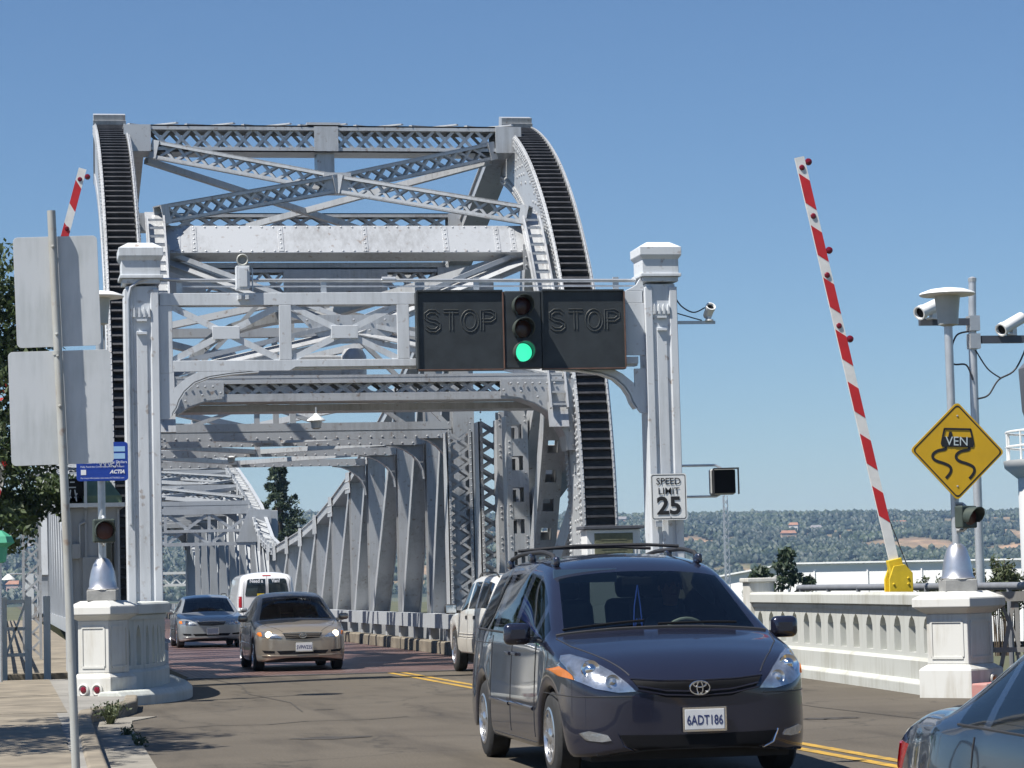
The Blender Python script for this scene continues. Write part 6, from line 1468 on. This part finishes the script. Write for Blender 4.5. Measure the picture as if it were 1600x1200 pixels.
MB().lathe([(.9, 8.43), (1.35, 8.6), (1.7, 9.6), (1.75, 10.6), (1.2, 11.2)], n=24).build('cowl', mat('tower_cowl', (.10, .105, .12), .5, 0, .1, 3), tw, True)
ma = empty('lattice_mast', (40.9, 150, -4.3), 0, 'slim lattice mast seen above the minivan roof', 'mast')
mb = MB()
for dx, dy in ((-.16, -.16), (.16, -.16), (0, .18)): mb.tube([(dx, dy, 0), (dx*.8, dy*.8, 10.6)], .03, 5)
for k in range(26): mb.beam((-.16, -.16, k*.4), (.16, -.16, k*.4+.4), .03, .03); mb.beam((.16, -.16, k*.4), (0, .18, k*.4+.4), .03, .03)
mb.build('lattice', galv, ma); MB().tube([(0, 0, 10.5), (0, 0, 11.6)], .025, 5).build('antenna', galv, ma)
for (x, y, lab) in ((16.2, 45.6, 'blue tarpaulin-covered bin far right behind the balustrade'),):
    pass
# verdigris lamp head at the left edge
vl = empty('green_lantern', (.0, 44.0, 0), 0, 'small green copper lantern at the left picture edge', 'lantern')
MB().lathe([(.05, 1.6), (.10, 1.62), (.13, 1.85), (.24, 1.92), (.20, 2.02), (.05, 2.12)], (-.05, 0, .45), n=6).build('lantern_head', verdigris, vl); MB().tube([(-.05, 0, 0), (-.05, 0, 2.1)], .03, 8).build('stem', galv, vl)

# ------------------------------------------------------------------ hills with woods and houses
def hill_h(x, y):
    t = max(0, min(1, (y-1500)/1500)); ridge = 70+18*math.exp(-((x-60)/420)**2)+5*mnoise.noise(V((x/260, 3.1, 0)))-.010*max(0, x-700)
    und = mnoise.noise(V((x/210, y/260, 0)))*12+mnoise.noise(V((x/80, y/90, 5)))*5
    return -4.6+(ridge+4)*(t*t*(3-2*t))**.85+und*t*(1-t)*3.2
def hill_mat():
    m = bpy.data.materials.new('hillside'); m.use_nodes = True; n = m.node_tree.nodes; l = m.node_tree.links; b = n['Principled BSDF']; b.inputs['Roughness'].default_value = .95
    tc = n.new('ShaderNodeTexCoord'); s = tc.outputs['Object']
    mp = n.new('ShaderNodeMapping'); mp.inputs['Scale'].default_value = (1, .5, 1); l.new(s, mp.inputs[0])
    ct, _ = noise_ramp(n, l, mp.outputs[0], .012, [(.35, (.10, .10, .045)), (.5, (.20, .15, .08)), (.65, (.33, .21, .125))], 6, .6)
    cg, _ = noise_ramp(n, l, mp.outputs[0], .03, [(.4, (.022, .034, .015)), (.6, (.036, .046, .022))], 6, .6)
    an = n.new('ShaderNodeAttribute'); an.attribute_name = 'dry_grass'; m0 = n.new('ShaderNodeMix'); m0.data_type = 'RGBA'; l.new(an.outputs['Fac'], m0.inputs[0]); l.new(cg, m0.inputs[6]); l.new(ct, m0.inputs[7]); c1 = m0.outputs[2]
    c2, _ = noise_ramp(n, l, s, .06, [(.4, (.6, .6, .6)), (.62, (1.2, 1.2, 1.2))], 5)
    mx = n.new('ShaderNodeMix'); mx.data_type = 'RGBA'; mx.blend_type = 'MULTIPLY'; mx.inputs[0].default_value = .8; l.new(c1, mx.inputs[6]); l.new(c2, mx.inputs[7]); l.new(mx.outputs[2], b.inputs['Base Color']); return m
def clearing(x, y):
    d = mnoise.noise(V((x/115, y/300, 9)))+.45*mnoise.noise(V((x/40, y/75, 2)))+.2*mnoise.noise(V((x/15, y/25, 4)))
    c = max(0, min(1, (d-.26)/.12))*max(0, min(1, (2860-y)/60))
    for (ex, ey, rx, ry) in ((748, 2150, 48, 85), (700, 2260, 40, 40), (548, 2120, 26, 60), (862, 2260, 40, 50), (800, 2060, 30, 40), (640, 2330, 60, 45), (470, 2240, 30, 50), (800, 2440, 60, 40)):
        q = 1-((x-ex)/rx)**2-((y-ey)/ry)**2; c = max(c, min(1, max(0, q*1.6+d*1.2)))
    return c
nx, ny = 260, 120; vs = []; fs = []
for j in range(ny+1):
    for i in range(nx+1):
        x = -700+2600*i/nx; y = 1450+1900*j/ny; vs.append((x, y, hill_h(x, y) if j else -5))
for j in range(ny):
    for i in range(nx): a = j*(nx+1)+i; fs.append((a, a+1, a+nx+2, a+nx+1))
mb = MB(); mb.add(vs, fs); ho = mb.build('hills', hill_mat(), None, True); tag(ho, kind='structure')
at_ = ho.data.attributes.new('dry_grass', 'FLOAT', 'POINT')
for i, v in enumerate(vs): at_.data[i].value = clearing(v[0], v[1])
def distant_mat():
    m = leafmat('distant_trees', (.016, .030, .014), (.030, .044, .020), 0); n = m.node_tree.nodes; l = m.node_tree.links; b = n['Principled BSDF']; src = b.inputs['Base Color'].links[0].from_socket
    tc = n.new('ShaderNodeTexCoord'); c2, _ = noise_ramp(n, l, tc.outputs['Object'], .011, [(.36, (.6, .68, .72)), (.5, (1, 1, 1)), (.66, (1.9, 1.7, 1.3))], 6)
    mx = n.new('ShaderNodeMix'); mx.data_type = 'RGBA'; mx.blend_type = 'MULTIPLY'; mx.inputs[0].default_value = 1; l.new(src, mx.inputs[6]); l.new(c2, mx.inputs[7]); l.new(mx.outputs[2], b.inputs['Base Color']); return m
random.seed(3)
wd = MB(); bi = bmesh.new(); bmesh.ops.create_icosphere(bi, subdivisions=1, radius=1); ICO = [v.co.copy() for v in bi.verts]
icf = [tuple(v.index for v in f.verts) for f in bi.faces]; bi.free()
def blob(x, y, z, r, h):
    wd.add([(x+p.x*r*random.uniform(.85, 1.12), y+p.y*r*random.uniform(.85, 1.12), z+p.z*h*random.uniform(.85, 1.1)) for p in ICO], icf)
cnt = 0
while cnt < 30000:
    y = 1600+1420*random.random()**.8; x = y*random.uniform(-.02, .42)
    ridge = y > 2850
    if clearing(x, y) > .5 and random.random() > (.35 if ridge else .05): continue
    z = hill_h(x, y); r = random.uniform(1.7, 3.6)
    if ridge: r *= random.uniform(.8, 1.5)
    blob(x, y, z+r*.5, r, r*random.uniform(.8, 1.5)); cnt += 1
wo = wd.build('hillside_woods', distant_mat(), None, True); tag(wo, 'dark green woods covering the hazy hills', 'woods', kind='stuff')
# houses scattered on the slopes
random.seed(9); hm = [mat('house_white', (.6, .58, .54), .8, 0, .1, .3), mat('house_tan', (.45, .34, .24), .8, 0, .1, .3), mat('house_pink', (.5, .36, .3), .8, 0, .1, .3)]; rm_ = [mat('tile_roof', (.30, .15, .09), .85, 0, .2, .4), mat('grey_roof', (.2, .19, .19), .85, 0, .2, .4)]
spots = [(810, 2450), (835, 2460), (850, 2480), (720, 2400), (735, 2380), (690, 2300), (1010, 2500), (560, 2420), (640, 2150)]
while len(spots) < 24:
    y = random.uniform(1650, 2700); x = y*random.uniform(-.015, .05); spots.append((x, y))
for i, (x, y) in enumerate(spots):
    wi, ri = random.randrange(3), random.randrange(2); wn = ('white', 'tan', 'pinkish')[wi]; rn = ('red tile', 'grey')[ri]; left = i >= 9; z = hill_h(x, y)-1; w, d, h = random.uniform(7, 13), random.uniform(6, 9), random.uniform(4, 8)
    e = empty('hillside_house', (x, y, z), random.uniform(-.5, .5), 'small %s house with %s roof on the hazy hillside %s' % (wn, rn, 'left of the tender house' if left else 'above the right balustrade'), 'house', 'houses on the left hillside' if left else 'houses on the right hillside')
    MB().bb(-w/2, w/2, -d/2, d/2, 0, h).build('wall', hm[wi], e)
    r_ = MB(); r_.add([(-w/2-.5, -d/2-.5, h), (w/2+.5, -d/2-.5, h), (w/2+.5, d/2+.5, h), (-w/2-.5, d/2+.5, h), (-w/2+.6, 0, h+2.4), (w/2-.6, 0, h+2.4)], [(0, 1, 5, 4), (1, 2, 5), (2, 3, 4, 5), (3, 0, 4), (3, 2, 1, 0)]); r_.build('roof', rm_[ri], e)
    for k in range(3): MB().box((-w/3+k*w/3, -d/2-.06, h*.55), (1.4, .1, 1.5)).build('window', blackm, e)
# ------------------------------------------------------------------ sea haze
hz = bpy.data.materials.new('haze'); hz.use_nodes = True; n = hz.node_tree.nodes; l = hz.node_tree.links; n.remove(n['Principled BSDF'])
pv = n.new('ShaderNodeVolumePrincipled'); pv.inputs['Color'].default_value = (.42, .64, .98, 1); pv.inputs['Density'].default_value = HAZE; pv.inputs['Anisotropy'].default_value = .1
l.new(pv.outputs[0], n['Material Output'].inputs['Volume'])
hb_ = MB().bb(-3000, 4000, -1500, 4200, -5.6, 125).build('haze', hz); tag(hb_, 'thin blue haze in the air between camera and hills', 'haze', kind='stuff')
